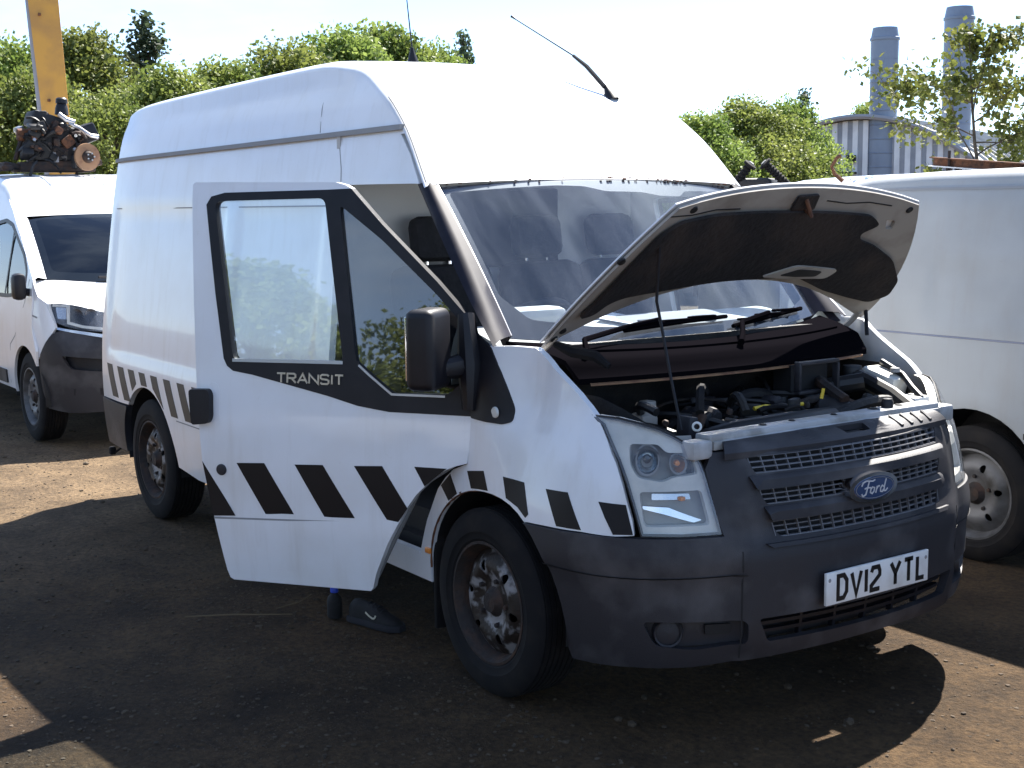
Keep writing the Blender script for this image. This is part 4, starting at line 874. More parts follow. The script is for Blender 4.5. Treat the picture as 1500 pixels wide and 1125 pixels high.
panel('windscreen_border', [(-1, 0), (1, 0), (1, 1), (-1, 1)], scr_b, 'black', s2, holes=[rounded([(-.93, .12), (.93, .12), (.93, .94), (-.93, .94)], .06)], step=.12, off=-.003)
mb = MB(); mb.tube([scr_b(-.55, .03, .03), scr_b(-.2, .05, .02), scr_b(.2, .05, .02)], .012, 6); mb.build('wiper', 'black', s2)
for sy in (-1, 1):
    mb = MB(); rows = []
    for i in range(10):
        t = i/9; w_ = Vector(scr_b(sy, 1-t, .004)); xd = interp([0, .5, 1], [-.72, -.06, .40], t); zd = interp([0, .5, 1], [1.86, 1.535, 1.245], t); d_ = Vector((xd, sy*Wb(zd), zd))
        rows.append([w_, w_*.6+d_*.4+Vector((.02, sy*.03, .02)), w_*.2+d_*.8+Vector((.005, sy*.015, .005)), d_])
    mb.grid(rows); mb.build('windscreen_pillar', 'paint', v2, sharp=80)
# bonnet
mb = MB(); rows = []
for k in range(8):
    t = k/7; row = []
    for i in range(25):
        a = -1+2*i/24; f_ = Vector(nose_b(a*1.115, interp([0, .5, .6, .85, 1.06, 1.115], [.985, .99, 1.002, 1.052, 1.079, 1.075], abs(a)*1.115), .004)); b_ = Vector(scr_b(a, 0, .004)) if abs(a) < .9 else Vector(scr_b(a, 0, .004))+Vector((.0, math.copysign((abs(a)-.9)*1.3, a), -(abs(a)-.9)*.1))
        p = f_.lerp(b_, t); p.z += .045*math.sin(t*3.14)*(1-a*a*.5); row.append(p)
    rows.append(row)
mb.grid(rows); mb.build('bonnet', 'paint', v2, sharp=80)
wing = [(-1.10, 1.075), (-1.20, 1.13), (fb_(.36), 1.27), (fb_(.40), 1.1), (fb_(.41), .8), (fb_(.48), .66), (-1.165, .70), (-1.10, .78), (-1.04, .865), (-1.02, .90), (-1.05, .96), (-1.085, 1.03)]
panel('front_wing', wing, nose_b, 'paint', v2, step=.05, thick=.02)
panel('front_wing', mirror(wing), nose_b, 'paint', v2, step=.1, thick=.02)
nb = [(0, .80), (.5, .81), (.64, .825), (.96, .885), (1.04, .858), (1.10, .79), (1.172, .70), (1.20, .60), (1.19, .42), (1.15, .29), (.9, .27), (.5, .28), (0, .28)]
v2b = panel('front_bumper', nb+[(-a, b) for a, b in nb[::-1] if a > 0], nose_b, 'bumper', v2, step=.06, thick=.03, off=.006, holes=[rounded([(-.95, .70), (-.60, .665), (-.6, .57), (-.88, .60)], .03), rounded([(.95, .70), (.60, .665), (.6, .57), (.88, .60)], .03), rounded([(-.42, .70), (.42, .70), (.42, .55), (-.42, .55)], .03)])
panel('bumper_recess', [(-.97, .72), (-.58, .68), (.58, .68), (.97, .72), (.9, .55), (-.9, .55)], nose_b, 'black', v2b, step=.1, off=-.05)
strokes('bumper_slot', [[(-.86, .43), (-.66, .43), (-.4, .43)]], .05, nose_b, 'black', v2b, h=.003, base=.005)
panel('grille', [(-.60, .99), (.60, .99), (.60, .81), (-.60, .81)], nose_b, 'black', v2, step=.06, off=-.004)
panel('chrome_strip', [(-1.0, .905), (-.60, .845), (0, .825), (0, .805), (-.60, .82), (-1.0, .89)], nose_b, 'reflector', v2, step=.05, off=.012, thick=.012)
for sg in (1, -1):
    mm = (lambda p: p) if sg == 1 else mirror
    hb = mm(rounded([(-1.115, 1.07), (-1.06, 1.082), (-.85, 1.055), (-.60, 1.005), (-.60, .865), (-.80, .88), (-.915, .905), (-1.04, .945)], .02))
    h_ = panel('headlight', hb, nose_b, 'black', v2, step=.05, off=-.03)
    panel('headlight_lens', hb, nose_b, 'lens', h_, step=.06, off=.004)
    strokes('daytime_strip', [mm([(-1.075, 1.065), (-.97, 1.058), (-.93, .935), (-.80, .905), (-.63, .885)])], .018, nose_b, 'lamp_bezel', h_, h=.012, base=-.02)
    for q in (-.86, -.73): mb = MB(); p0, p1 = Vector(nose_b(q*sg, .985, -.05)), Vector(nose_b(q*sg, .985, 0)); mb.lathe([(.05, .04), (.045, .02), (.02, 0), (0, 0)], p0, p1-p0, 18); mb.build('lamp_bowl', 'chrome', h_)
    panel('side_reflector', mm(rounded([(-1.06, 1.05), (-.985, 1.045), (-.96, .96), (-1.03, .965)], .01)), nose_b, 'reflector', h_, step=.04, off=-.02, thick=.01)
MB().box((.33, -1.07, 1.20), (.11, .10, .20), bev=.035).build('door_mirror', 'black', v2); 
mb = MB(); mb.tube([(.33, -1.05, 1.16), (.30, -.96, 1.15)], .03, 8); mb.build('mirror_arm', 'black', v2)
strokes('badge', [[(fb_(.40)+.02, .985), (fb_(.40)+.09, .972)]], .012, nose_b, 'trim_grey', v2, h=.003, base=0)
MB().box((-1.9, 0, .42), (4.1, 1.84, .06)).box((-.1, 0, .36), (1.4, 1.2, .2)).build('underbody', 'dark', v2, smooth=False)
MB().box((-.9, 0, 1.0), (.05, 1.75, 1.4)).build('bulkhead', 'dark', v2); MB().box((-.02, 0, 1.03), (.5, 1.55, .12), bev=.03).build('dashboard', 'black', v2)
MB().box((-3.99, 0, 1.1), (.03, 1.72, 1.5)).build('rear_door', 'paint', v2)
mb = MB(); rows = [[(.18+.405*math.cos(R(a)), -y, .34+.405*math.sin(R(a))) for a in range(-5, 190, 10)] for y in (.99, .65)]; mb.grid(rows); mb.add(rows[1], [tuple(range(len(rows[1])))]); mb.build('arch_liner', 'dark', v2, smooth=False)
wv = make_wheel(v2, -1, .345, .2, 'rim_clean'); wv.location = (.17, -.89, .34)
for (x, y) in ((.17, .89), (-3.4, .89), (-3.4, -.89)):
    w_ = copy_tree(wv, v2); w_.location = (x, y, .34)
    if y > 0: w_.rotation_euler = (0, 0, math.pi)

# ================================================================== SCRAP ENGINE ON THE VAN ROOF
ex, ey, ez = -8.3, -.04, 2.105
sc = thing('scrap_engine', 'dark greasy scrap engine on its subframe with rusty brake disc, on a van roof', 'engine', (ex, ey, ez))
MB().box((0, .02, .03), (.34, .66, .06), bev=.015).box((.12, .05, .07), (.10, .72, .05), rot=Matrix.Rotation(R(2), 3, 'X'), bev=.01).box((-.1, -.36, .05), (.5, .16, .05), rot=Matrix.Rotation(R(-9), 3, 'X'), bev=.02).box((.1, -.42, .03), (.2, .10, .05), bev=.02).build('subframe', 'iron', sc)
MB().box((0, .02, .24), (.34, .42, .30), bev=.04).build('engine_block', 'engine', sc)
MB().box((0, -.03, .43), (.30, .30, .14), rot=Matrix.Rotation(R(-18), 3, 'X'), bev=.03).build('engine_cover', 'engine', sc)
MB().box((.05, -.09, .50), (.16, .13, .05), rot=Matrix.Rotation(R(-10), 3, 'X'), bev=.015).build('oil_tray', 'black', sc)
mb = MB(); mb.lathe([(0, .15), (.035, .148), (.05, .135), (.052, .10), (.040, .095), (.048, .08), (.055, .05), (.06, 0)], (.1, .09, .50), (0, .05, 1), 18); mb.build('filter_housing', 'black', sc)
MB().box((.08, .28, .33), (.22, .20, .16), rot=Matrix.Rotation(R(22), 3, 'X'), bev=.02).build('air_box', 'black', sc)
mb = MB(); mb.tube([(.2, .12, .42), (.22, .20, .38), (.22, .26, .34), (.22, .30, .315), (.2, .37, .31)], .018, 8); mb.build('alloy_pipe', 'steel', sc)
mb = MB(); mb.tube([(.18, .04, .50), (.2, .1, .45), (.2, .17, .43)], .022, 8); mb.build('alloy_pipe', 'steel', sc)
dk = MB().lathe([(.05, .012), (.118, .012), (.12, .004), (.12, -.012), (.10, -.014)], (.30, .235, .125), (1, .18, 0), 36).build('brake_disc', 'disc_iron', sc)
MB().lathe([(0, .06), (.035, .06), (.045, .04), (.055, .012), (.06, 0)], (.30, .235, .125), (1, .18, 0), 20).build('wheel_hub', 'iron', dk)
for k in range(5):
    a = R(72*k); MB().lathe([(0, .075), (.007, .075), (.007, .03)], (.30, .235+.03*math.cos(a), .125+.03*math.sin(a)), (1, .18, 0), 6).build('wheel_stud', 'steel', dk)
mb = MB(); mb.lathe([(.02, -.14), (.03, -.05), (.035, .0), (.05, .02), (.045, .05), (0, .06)], (0, -.25, .34), (0, -.25, 1), 16); mb.build('suspension_strut', 'steel', sc)
mb = MB(); mb.tube([(.1, -.33, .10), (.1, -.28, .25), (.05, -.25, .34)], .02, 8); mb.build('suspension_arm', 'iron', sc)
for k in range(16):
    p = Vector((random.uniform(.1, .2), random.uniform(-.22, .25), random.uniform(.1, .42)))
    mb = MB(); q = p+Vector((random.uniform(-.05, .08), random.uniform(-.12, .12), random.uniform(-.12, .1))); mid = (p+q)/2+Vector((.07, 0, .03)); mb.tube([p*(1-t)**2+mid*2*t*(1-t)+q*t*t for t in (0, .25, .5, .75, 1)], random.uniform(.008, .02), 6); mb.build('pipe', random.choice(['hose', 'engine', 'iron', 'rust', 'hose', 'engine']), sc)
for k in range(9):
    MB().box((random.uniform(.12, .2), random.uniform(-.2, .2), random.uniform(.12, .4)), [random.uniform(.03, .09) for _ in range(3)], rot=Matrix.Rotation(random.uniform(-.6, .6), 3, 'X'), bev=.008).build('bracket', random.choice(['engine', 'iron', 'engine', 'steel'] if k > 6 else ['engine', 'iron']), sc)
MB().box((.15, .0, .18), (.05, .05, .2), bev=.006).build('alloy_casting', 'boom_grey', sc)
for k in range(22):
    z = random.uniform(.08, .5); yy = random.uniform(-.34, .34)*(1-.75*z); MB().box((random.uniform(.08, .2), yy, z), [random.uniform(.04, .13) for _ in range(3)], rot=Matrix.Rotation(random.uniform(-1, 1), 3, random.choice(['X', 'Y', 'Z'])), bev=.012).build('engine_part', random.choice(['engine', 'engine', 'iron', 'hose', 'hose', 'rust']), sc)
for k in range(14):
    p = Vector((random.uniform(.12, .24), random.uniform(-.3, .3), random.uniform(.08, .45))); q = p+Vector((random.uniform(-.05, .05), random.uniform(-.15, .15), random.uniform(-.15, .12))); mid = (p+q)/2+Vector((.05, random.uniform(-.06, .06), .06)); MB().tube([p*(1-t)**2+mid*2*t*(1-t)+q*t*t for t in (0, .25, .5, .75, 1)], random.uniform(.006, .014), 6).build('wire', random.choice(['hose', 'hose', 'iron', 'rubber']), sc)
for k in range(7): MB().lathe([(0, .02), (.014, .018), (.016, 0)], (.22, random.uniform(-.22, .22), random.uniform(.12, .42)), (1, random.uniform(-.4, .4), random.uniform(-.3, .5)), 8).build('bolt', random.choice(['steel', 'lamp_bezel', 'iron']), sc)

# ================================================================== CRANE BOOM
bo = thing('crane', 'tall yellow steel crane boom rising behind the scrap engine', 'crane', (-11.4, 1.0, 0))
top = Vector((-.75, .02, 5.2)); bot = Vector((.02, .02, 1.0))
d_ = (top-bot).normalized(); ax1 = Vector((.30, .95, 0)).normalized(); ax2 = d_.cross(ax1).normalized()
def prism(a, b, w1, t1, w2, t2, o=Vector((0, 0, 0))):
    vs = []
    for p, w_, t_ in ((a, w1, t1), (b, w2, t2)):
        for i, j in ((-1, -1), (1, -1), (1, 1), (-1, 1)): vs.append(p+o+ax1*i*w_/2+ax2*j*t_/2)
    return vs, [(0, 1, 2, 3), (7, 6, 5, 4), (0, 4, 5, 1), (1, 5, 6, 2), (2, 6, 7, 3), (3, 7, 4, 0)]
mb = MB(); mb.add(*prism(bot, top, .24, .24, .36, .30)); bm_ = mb.build('boom', 'boom_yellow', bo, smooth=False)
mb = MB(); mb.add(*prism(bot, top, .05, .20, .06, .26, o=ax1*-.165)); mb.build('boom_side_plate', 'boom_grey', bo, smooth=False)
mb = MB(); mb.tube([bot+ax1*.0+ax2*.17, top+ax2*.2], .022, 8); mb.build('hydraulic_pipe', 'boom_grey', bo)
MB().box((.1, .1, .75), (1.0, 1.1, .7), bev=.05).build('turntable', 'boom_yellow', bo); MB().box((.1, .1, .22), (1.6, 1.2, .40), bev=.05).build('undercarriage', 'engine', bo)
for k in range(2): MB().box(bot.lerp(top, .47+.23*k)+ax2*-.155+ax1*random.uniform(-.1, .1), (.02, .03, .03)).build('bolt', 'rust', bo)

# ================================================================== SILVER-WHITE VAN ALONGSIDE (right)
v3 = thing('panel_van', 'dull silver-white panel van with dented side and blue pinstripe, beam on its roof', 'van', (0, 2.92, 0))
def Wc(z): return interp([.2, .45, .8, 1.1, 1.4, 1.65, 1.80, 1.86], [.93, .965, .975, .96, .92, .875, .84, .80], z)
def dent(x, z):
    v = .010*sstep(-.40, -.34, x)*sstep(1.48, 1.43, z)*sstep(1.17, 1.21, z)*sstep(.9, .85, x)
    v += .006*math.exp(-((x+.55)**2+(z-1.0)**2)/.01)+.007*math.exp(-((x+.35)**2/.02+(z-.95)**2/.004))+.004*mnoise.noise(Vector((x*4, z*4, 1)))
    v -= .012*math.exp(-((math.hypot(x+.07, z-.36)-.43)/.05)**2)
    return v
def side_c(x, z, off=0.0, s=-1): return (x, s*(Wc(z)+off-dent(x, z)-(.05*((-.75-x)/.3)**2 if x < -.75 else 0)), z)
outc = [(-1.02, .40), (-1.02, 1.82), (4.2, 1.82), (4.2, .30), (.34, .30)]+circ(-.07, .36, .40, -5, 175, 18)+[(-.47, .36)]
panel('side_panel', outc, side_c, 'paint_silver', v3, step=.045, thick=.02)
panel('side_panel', [(a, b) for a, b in outc], lambda x, z, o=0: side_c(x, z, o, 1), 'paint_silver', v3, step=.25, thick=.02)
HXc = [-1.02, -.95, -.8, -.3, 4.2]; HHc = [1.86, 1.895, 1.915, 1.93, 1.94]
def Wc2(z): return interp([1.5, 1.72, 1.80, 1.86, 1.95], [.905, .86, .84, .80, .75], z)
mb = MB(); mb.grid([roof_section(x, Wc2, 1.815, HXc[::1], HHc, 4.2, .09, .09) for x in (-1.02, -.98, -.93, -.85, -.75, -.5, -.2, .2, .8, 1.6, 2.8, 4.2)]); mb.build('roof', 'paint_silver', v3, sharp=50)
panel('roof_channel', [(-1.0, 1.815), (4.2, 1.815), (4.2, 1.828), (-1.0, 1.828)], side_c, 'trim_grey', v3, step=.1, off=.004, thick=.01)
strokes('pinstripe', [[(-1.0+.1*k, 1.098) for k in range(50)]], .010, side_c, 'badge_blue', v3, h=.0012, base=.0004)
strokes('seam', [[(.30, 1.09), (.30, .60)]], .006, side_c, 'trim_grey', v3, h=.001, base=.0005)
strokes('side_moulding', [[(.23, .665), (.8, .66)]], .028, side_c, 'bumper', v3, h=.012, base=0)
mb = MB(); low = [(-1.02, -Wc(z)+.03, z) for z in (.38, .6, 1.0, 1.4, 1.8)]; sec = roof_section(-1.02, Wc2, 1.815, HXc, HHc, 4.2, .09, .09); ringp = low+sec+[(p[0], -p[1], p[2]) for p in low[::-1]]; mb.add(ringp, [tuple(range(len(ringp)))]); mb.build('rear_door', 'paint_silver', v3, smooth=False)
MB().box((1.6, 0, .45), (5.0, 1.7, .06)).build('underbody', 'dark', v3)
mb = MB(); rows = [[(-.07+.405*math.cos(R(a)), -y, .36+.405*math.sin(R(a))) for a in range(-8, 190, 9)] for y in (.94, .6)]; mb.grid(rows); mb.add(rows[1], [tuple(range(len(rows[1])))]); mb.build('arch_liner', 'dark', v3, smooth=False)
wv3 = make_wheel(v3, -1, .335, .2, 'rim_clean'); wv3.location = (-.07, -.86, .335)
for (x, y) in ((-.07, .86), (3.1, .86), (3.1, -.86)):
    w_ = copy_tree(wv3, v3); w_.location = (x, y, .335)
    if y > 0: w_.rotation_euler = (0, 0, math.pi)
# white van behind it
v4 = thing('panel_van', 'white van roof just showing behind the open bonnet, beside the silver-white van', 'van', (-3.05, 4.05, .02))
for ch in v3.children:
    if ch.name.split('.')[0] in ('pinstripe', 'side_moulding', 'seam'): continue
    c_ = copy_tree(ch, v4)
    if c_.data and c_.data.materials and c_.data.materials[0] == M['paint_silver']:
        c_.data = c_.data.copy(); c_.data.materials[0] = M['paint']
v4.rotation_euler = (0, 0, R(90)); v4.scale = (.9, .9, 1.012); v4.location = (-2.2, 4.51, 0)
# beam lying on the silver van's roof rack
bmth = thing('steel_beam', 'rusty brown steel channel lying across posts on the silver-white van roof', 'beam', (0, 0, 0))
tl = Matrix.Rotation(R(5.2), 3, 'Y')
def bbox_(x, y, z, d, m, nm): p = tl @ Vector((x, 0, z)); MB().box((-.854+p.x, 2.6+y, 1.975+p.z), d, rot=tl).build(nm, m, bmth, smooth=False)
bbox_(.75, .02, 0, (1.5, .012, .042), 'rust', 'web'); bbox_(.75, .0, .023, (1.5, .05, .006), 'rust', 'flange'); bbox_(.75, .0, -.023, (1.5, .05, .006), 'plate', 'flange')
for xx in (-.76, -.70): MB().box((xx, 2.63, 1.92), (.022, .03, .09)).build('post', 'iron', bmth)
MB().box((.55, 2.63, 1.885), (.03, .03, .06)).build('post', 'iron', bmth)
mb = MB(); mb.tube([(-.74, 2.60, 1.90), (-.74, 2.60, 2.03)], .008, 6); mb.build('clamp', 'iron', bmth)

# ================================================================== DARK STRUTS ON SCRAP BEHIND THE VAN
MBs = MB().box((0, 0, .965), (.5, .5, 1.93), bev=.03); stk = MBs.build('scrap_crate', 'engine'); stk.location = (-2.95, 3.22, 0); stk.rotation_euler = (0, 0, .6)
tag(stk, 'dark steel scrap bin behind the van, corrugated struts sticking out of it', 'scrap bin')
def strut(base, tip, lab):
    o = thing('shock_absorber', lab, 'shock absorber', base)
    d = Vector(tip)-Vector(base); L = d.length
    prof = [(.028, -.08), (.028, 0)]
    for k in range(7): h = L*.85*k/7; prof += [(.024, h), (.032, h+L*.04), (.032, h+L*.07), (.024, h+L*.11)]
    prof += [(.026, L*.86), (.045, L*.88), (.048, L*.97), (.03, L), (0, L)]
    MB().lathe(prof, (0, 0, 0), d, 14).build('rubber_boot', 'rubber', o); MB().lathe([(0, L*1.03), (.02, L*1.03), (.02, L*.98)], (0, 0, 0), d, 10).build('top_mount', 'trim_grey', o)
strut((-2.84, 3.02, 1.86), (-2.72, 3.09, 2.03), 'black corrugated strut leaning toward the silver-white van, on scrap')
strut((-2.60, 3.29, 1.90), (-2.68, 3.17, 2.035), 'black corrugated strut leaning toward the striped van, on scrap')
mb = MB(); mb.tube([(-2.30, 3.54, 1.9), (-2.34, 3.50, 1.95), (-2.35, 3.48, 2.0), (-2.33, 3.51, 2.06), (-2.32, 3.53, 2.07)], [.016, .014, .012, .012, .016], 7); hk = mb.build('hook', 'rust'); tag(hk, 'rusty curved hook standing above the white van roof', 'hook')

# ================================================================== CORRUGATED SHED AND STACKS
bl = thing('shed', 'grey corrugated steel shed with arched roof beyond the vans', 'building', (-23.55, 28.5, 0), rz=0)
gx_ = Vector((.92, .395, 0)).normalized(); gd = Vector((-.395, .92, 0)).normalized()   # along gable, into depth
def arch_h(u): return 4.2-.112*u*u
half_w = 5.6
gpart = []
n = 70; wdt = 2*half_w/n
for k in range(n):
    u0 = -half_w+k*wdt; u1 = u0+wdt; pr = .0 if k % 2 else .05
    vs = []
    for dd in (-pr, .05):
        for (u, z) in ((u0, 0), (u1, 0), (u1, arch_h(u1)), (u0, arch_h(u0))): p = gx_*u+gd*dd; vs.append((p.x, p.y, z))
    MB().add(vs, [(0, 1, 2, 3), (4, 7, 6, 5), (0, 4, 5, 1), (1, 5, 6, 2), (2, 6, 7, 3), (3, 7, 4, 0)]).build('cladding_sheet', 'cladding_shaded' if k % 2 else 'cladding_lit', bl, smooth=False)  # light and shade of the corrugation put into alternating sheet colours
rows = []
for dd in (-.25, 14.0): rows.append([tuple(gx_*u+gd*dd+Vector((0, 0, arch_h(u)+.05))) for u in [-half_w+2*half_w*i/40 for i in range(41)]])
rows2 = [[(p[0], p[1], p[2]+.10) for p in r] for r in rows]
mb = MB(); mb.grid(rows); mb.grid(rows2); mb.grid([rows[0], rows2[0]]); roofb = mb.build('roof', 'cladding_roof', bl, fix=False, sharp=30)
for k in range(14):
    dd = .8+k*.95; mb = MB(); mb.tube([tuple(gx_*u+gd*dd+Vector((0, 0, arch_h(u)+.17))) for u in [-half_w+2*half_w*i/24 for i in range(25)]], .06, 5); mb.build('roof_rib', 'cladding_roof', roofb)
mb = MB(); mb.tube([tuple(gx_*u+gd*-.27+Vector((0, 0, arch_h(u)+.10))) for u in [-half_w+2*half_w*i/40 for i in range(41)]], .085, 6); mb.build('verge_trim', 'boom_grey', bl)
p = gx_*-.15+gd*-.2; MB().box((p.x, p.y, 3.05), (.22, .22, .22)).build('wall_lamp', 'engine', bl)
p = gx_*-.3+gd*-.28; MB().box((p.x, p.y, 2.62), (.5, .5, .07)).build('vent_hood', 'engine', bl)
mb = MB(); mb.tube([tuple(gx_*u+gd*-.14+Vector((0, 0, 2.45+.05*u))) for u in (-2.4, -1, .3)], .03, 5); mb.build('conduit', 'engine', bl)
def stack(x, y, h, r, lab):
    o = thing('chimney_stack', lab, 'chimney', (x, y, 0)); prof = [(r, 0), (r, h-1.05)]
    MB().lathe(prof, (0, 0, 0), n=28).build('flue', 'stack', o)
    for z in [1.5+.42*k for k in range(int((h-2.6)/.42))]: MB().lathe([(r, 0), (r+.018, .012), (r+.018, .03), (r, .042)], (0, 0, z), n=28).build('flue_seam', 'stack', o)
    MB().lathe([(r, 0), (r+.03, .01), (r+.03, .08), (r, .10), (r*.88, .38), (r*.80, .38), (r*.8, .1)], (0, 0, h-.5), n=28).build('cowl_cap', 'stack', o)
    MB().lathe([(r, 0), (r, .58)], (0, 0, h-1.06), n=28).build('upper_flue', 'stack', o)
    return o
stack(-23.0, 28.95, 7.03, .41, 'shorter blue-grey round metal chimney rising above the arched shed')
stack(-21.7, 30.72, 7.6, .43, 'taller blue-grey round metal chimney partly behind birch leaves')

# ================================================================== TREES
def leaves_mesh(name, pts, size, material, flat=.0):
    vs, fs = [], []
    for (p, s) in pts:
        a = Vector((random.gauss(0, 1), random.gauss(0, 1), random.gauss(0, 1))).normalized(); b_ = a.orthogonal().normalized()
        b_.rotate(Matrix.Rotation(random.uniform(0, 6.28), 3, a)); c_ = a.cross(b_); L = size*s; w_ = L*.36; n = len(vs)
        vs += [p-b_*L*.5, p+c_*w_, p+b_*L*.5+a*L*.1, p-c_*w_]; fs.append((n, n+1, n+2, n+3))
    me = bpy.data.meshes.new(name); me.from_pydata(vs, [], fs); me.materials.append(M[material]); return me
def tree_proto(seed, H, Rw, nclump, nleaf, size, material, narrow=False, wood='bark'):
    """returns (trunk mesh, crown mesh) for a tree of height H"""
    random.seed(seed); mb = MB(); top = Vector((random.uniform(-.2, .2), random.uniform(-.2, .2), H*.9))
    mb.tube([(0, 0, -.1), (.03, 0, H*.25), tuple(top*.55), tuple(top)], [H*.028, H*.022, H*.014, .01], 8)
    clumps = []
    for k in range(nclump):
        zf = random.random()**.85; z = H*(.22+.78*zf); prof = math.sin(math.pi*min(1, .12+.86*zf))**.7 if not narrow else (1.05-zf)
        a = random.uniform(0, 6.28); rr = Rw*prof*math.sqrt(random.uniform(.25, 1))
        p = Vector((math.cos(a)*rr, math.sin(a)*rr, z)); clumps.append((p, random.uniform(.6, 1.25)))
        if k % 4 == 0: base = Vector((0, 0, max(.3, z-rr*.8-.2))); mb.tube([base, base.lerp(p, .6)+Vector((0, 0, .05)), p], [H*.010, H*.006, .008], 5)
    pts = []
    cr = Rw*.30 if not narrow else Rw*.35
    for (p, s) in clumps:
        for i in range(nleaf):
            v = Vector((random.gauss(0, 1), random.gauss(0, 1), random.gauss(0, .8))); v = v.normalized()*cr*s*random.random()**.4
            pts.append((p+v, random.uniform(.6, 1.3)))
    tm = mb.build('tmp_trunk', wood); tme = tm.data; bpy.data.objects.remove(tm)
    return tme, leaves_mesh('crown', pts, size, material)
protos = [tree_proto(11, 5, 1.7, 130, 190, .105, 'leaf'), tree_proto(23, 5, 1.5, 120, 190, .105, 'leaf'), tree_proto(31, 5, 1.9, 135, 190, .11, 'leaf')]
dark_p = tree_proto(41, 6, .85, 70, 36, .13, 'leaf_dark', True)
def place_tree(proto, x, y, h, H0, rz, lab, group, wscale=1.0, name='broadleaf_tree'):
    o = thing(name, lab, 'tree', (x, y, 0), group, rz); k = h/H0
    for nm, me in (('trunk', proto[0]), ('crown', proto[1])):
        c_ = bpy.data.objects.new(nm, me); C.objects.link(c_); c_.parent = o; c_.scale = (k*wscale, k*wscale, k)
    return o
LB = 'bright green leafy tree in the row behind the vans left of the shed'
for i, (x, y, h, w_) in enumerate([(-24.7, 4.0, 4.9, .9), (-25.9, 5.8, 5.45, 1.0), (-20.8, 5.8, 4.2, 1.0), (-20.1, 3.2, 3.9, 1.0), (-22.2, 7.5, 4.55, 1.05), (-23.3, 9.5, 5.05, 1.05), (-24.5, 11.4, 5.55, 1.05), (-25.7, 13.3, 6.0, 1.0), (-18.5, 3.8, 3.5, .9), (-21.5, 9.0, 4.0, 1.1), (-22.5, 2.2, 4.6, 1.1), (-23, 12.6, 4.7, 1.2), (-26.5, 15.2, 5.6, .8)]):
    place_tree(protos[i % 3], x, y, h, 5, i*1.7, LB, 'green trees behind the vans', w_)
LR = 'bright green bushy tree beside the corrugated shed, behind the open bonnet'
for i, (x, y, h, w_) in enumerate([(-15.0, 14.0, 3.3, 1.1), (-16.0, 16.2, 3.65, 1.1), (-16.9, 18.5, 3.75, .9), (-15.4, 15.2, 2.9, 1.3), (-16.3, 17.5, 2.9, 1.3)]):
    place_tree(protos[(i+1) % 3], x, y, h, 5, i*2.1+.5, LR, 'green bushes beside the shed', w_)
place_tree(dark_p, -29.2, 8.4, 6.5, 6, .3, 'slender dark blue-green tree top poking above the leafy row', None, 1.3, 'slender_tree')
place_tree(dark_p, -27.2, 16.6, 6.35, 6, 1.3, 'pointed dark tree tip nearest the roof aerial, above the van roof', None, .9, 'slender_tree')
place_tree(dark_p, -16.9, 18.9, 4.15, 6, 2.3, 'wispy dark tree tip above the bushes beside the shed', None, 1.0, 'slender_tree')
place_tree(protos[1], -30.2, 36.7, 5.2, 5, .7, 'small green tree seen between the shed roof and shorter chimney', None, .8)
# sparse birch sapling behind the silver van
random.seed(104)
bi = thing('birch_sapling', 'thin sparse-leaved birch sapling behind the silver-white van, in front of the chimneys', 'tree', (-2.1, 4.85, 0)); bi.scale = (1, 1, .945)
mb = MB(); trunk = [Vector((0, 0, 0)), Vector((.05, .02, .9)), Vector((.0, -.02, 1.75)), Vector((-.06, -.08, 2.3)), Vector((-.13, -.05, 2.75)), Vector((-.17, -.03, 3.1))]
mb.tube(trunk, [.03, .024, .017, .012, .008, .003], 7); pts = []
def branch(a, d, L, r, lv):
    p = a; path = [p]; dd = d.normalized()
    for i in range(5):
        dd = (dd+Vector((random.gauss(0, .16), random.gauss(0, .16), random.gauss(-.02, .12)))).normalized(); p = p+dd*L/5; path.append(p)
        if lv < 2 and i > 0 and random.random() < .75: branch(p, dd+Vector((random.gauss(0, .8), random.gauss(0, .8), random.gauss(0, .6))), L*.5, r*.5, lv+1)
        if i > 0 or lv > 0:
            for _ in range(4 if lv < 2 else 5): pts.append((p+Vector((random.gauss(0, .05), random.gauss(0, .05), random.gauss(-.02, .05))), random.uniform(.6, 1.25)))
    mb.tube(path, [r*(1-.14*i) for i in range(6)], 5)
view_r = Vector((.57, .82, 0))
for z, sx, L, up in ((1.75, -.6, .55, .3), (1.9, .8, .45, .5), (1.85, -1, .5, .1), (2.1, -1.0, .62, 1.0), (2.2, .9, .5, .6), (2.35, -1.0, .66, .55), (2.3, 1, .4, .1), (2.45, .8, .5, .5), (2.6, -.8, .45, .5), (2.7, .7, .42, .45), (2.85, -.5, .3, .7), (2.9, .5, .28, .7), (2.0, 1, .4, -.1), (1.95, -.9, .45, -.1), (1.8, .5, .4, .1), (2.5, .2, .4, .8)):
    b0 = Vector((interp([t_.z for t_ in trunk], [t_.x for t_ in trunk], z), interp([t_.z for t_ in trunk], [t_.y for t_ in trunk], z), z))
    branch(b0, view_r*sx+Vector((random.gauss(0, .25), random.gauss(0, .25), up)), L, .007, 0)
mb.build('trunk', 'bark', bi); cme = leaves_mesh('crown', pts, .050, 'leaf_birch'); co = bpy.data.objects.new('crown', cme); C.objects.link(co); co.parent = bi
random.seed(5)
# trees and cars on the other side of the yard (behind the photographer; they show in the glass)
for i in range(9): place_tree(protos[i % 3], -16+4.1*i+random.uniform(-.8, .8), -21+random.uniform(-1, 1), random.uniform(4.5, 6), 5, i, 'leafy tree in the row across the yard, mirrored in the van glass', 'trees across the yard', 1.3)

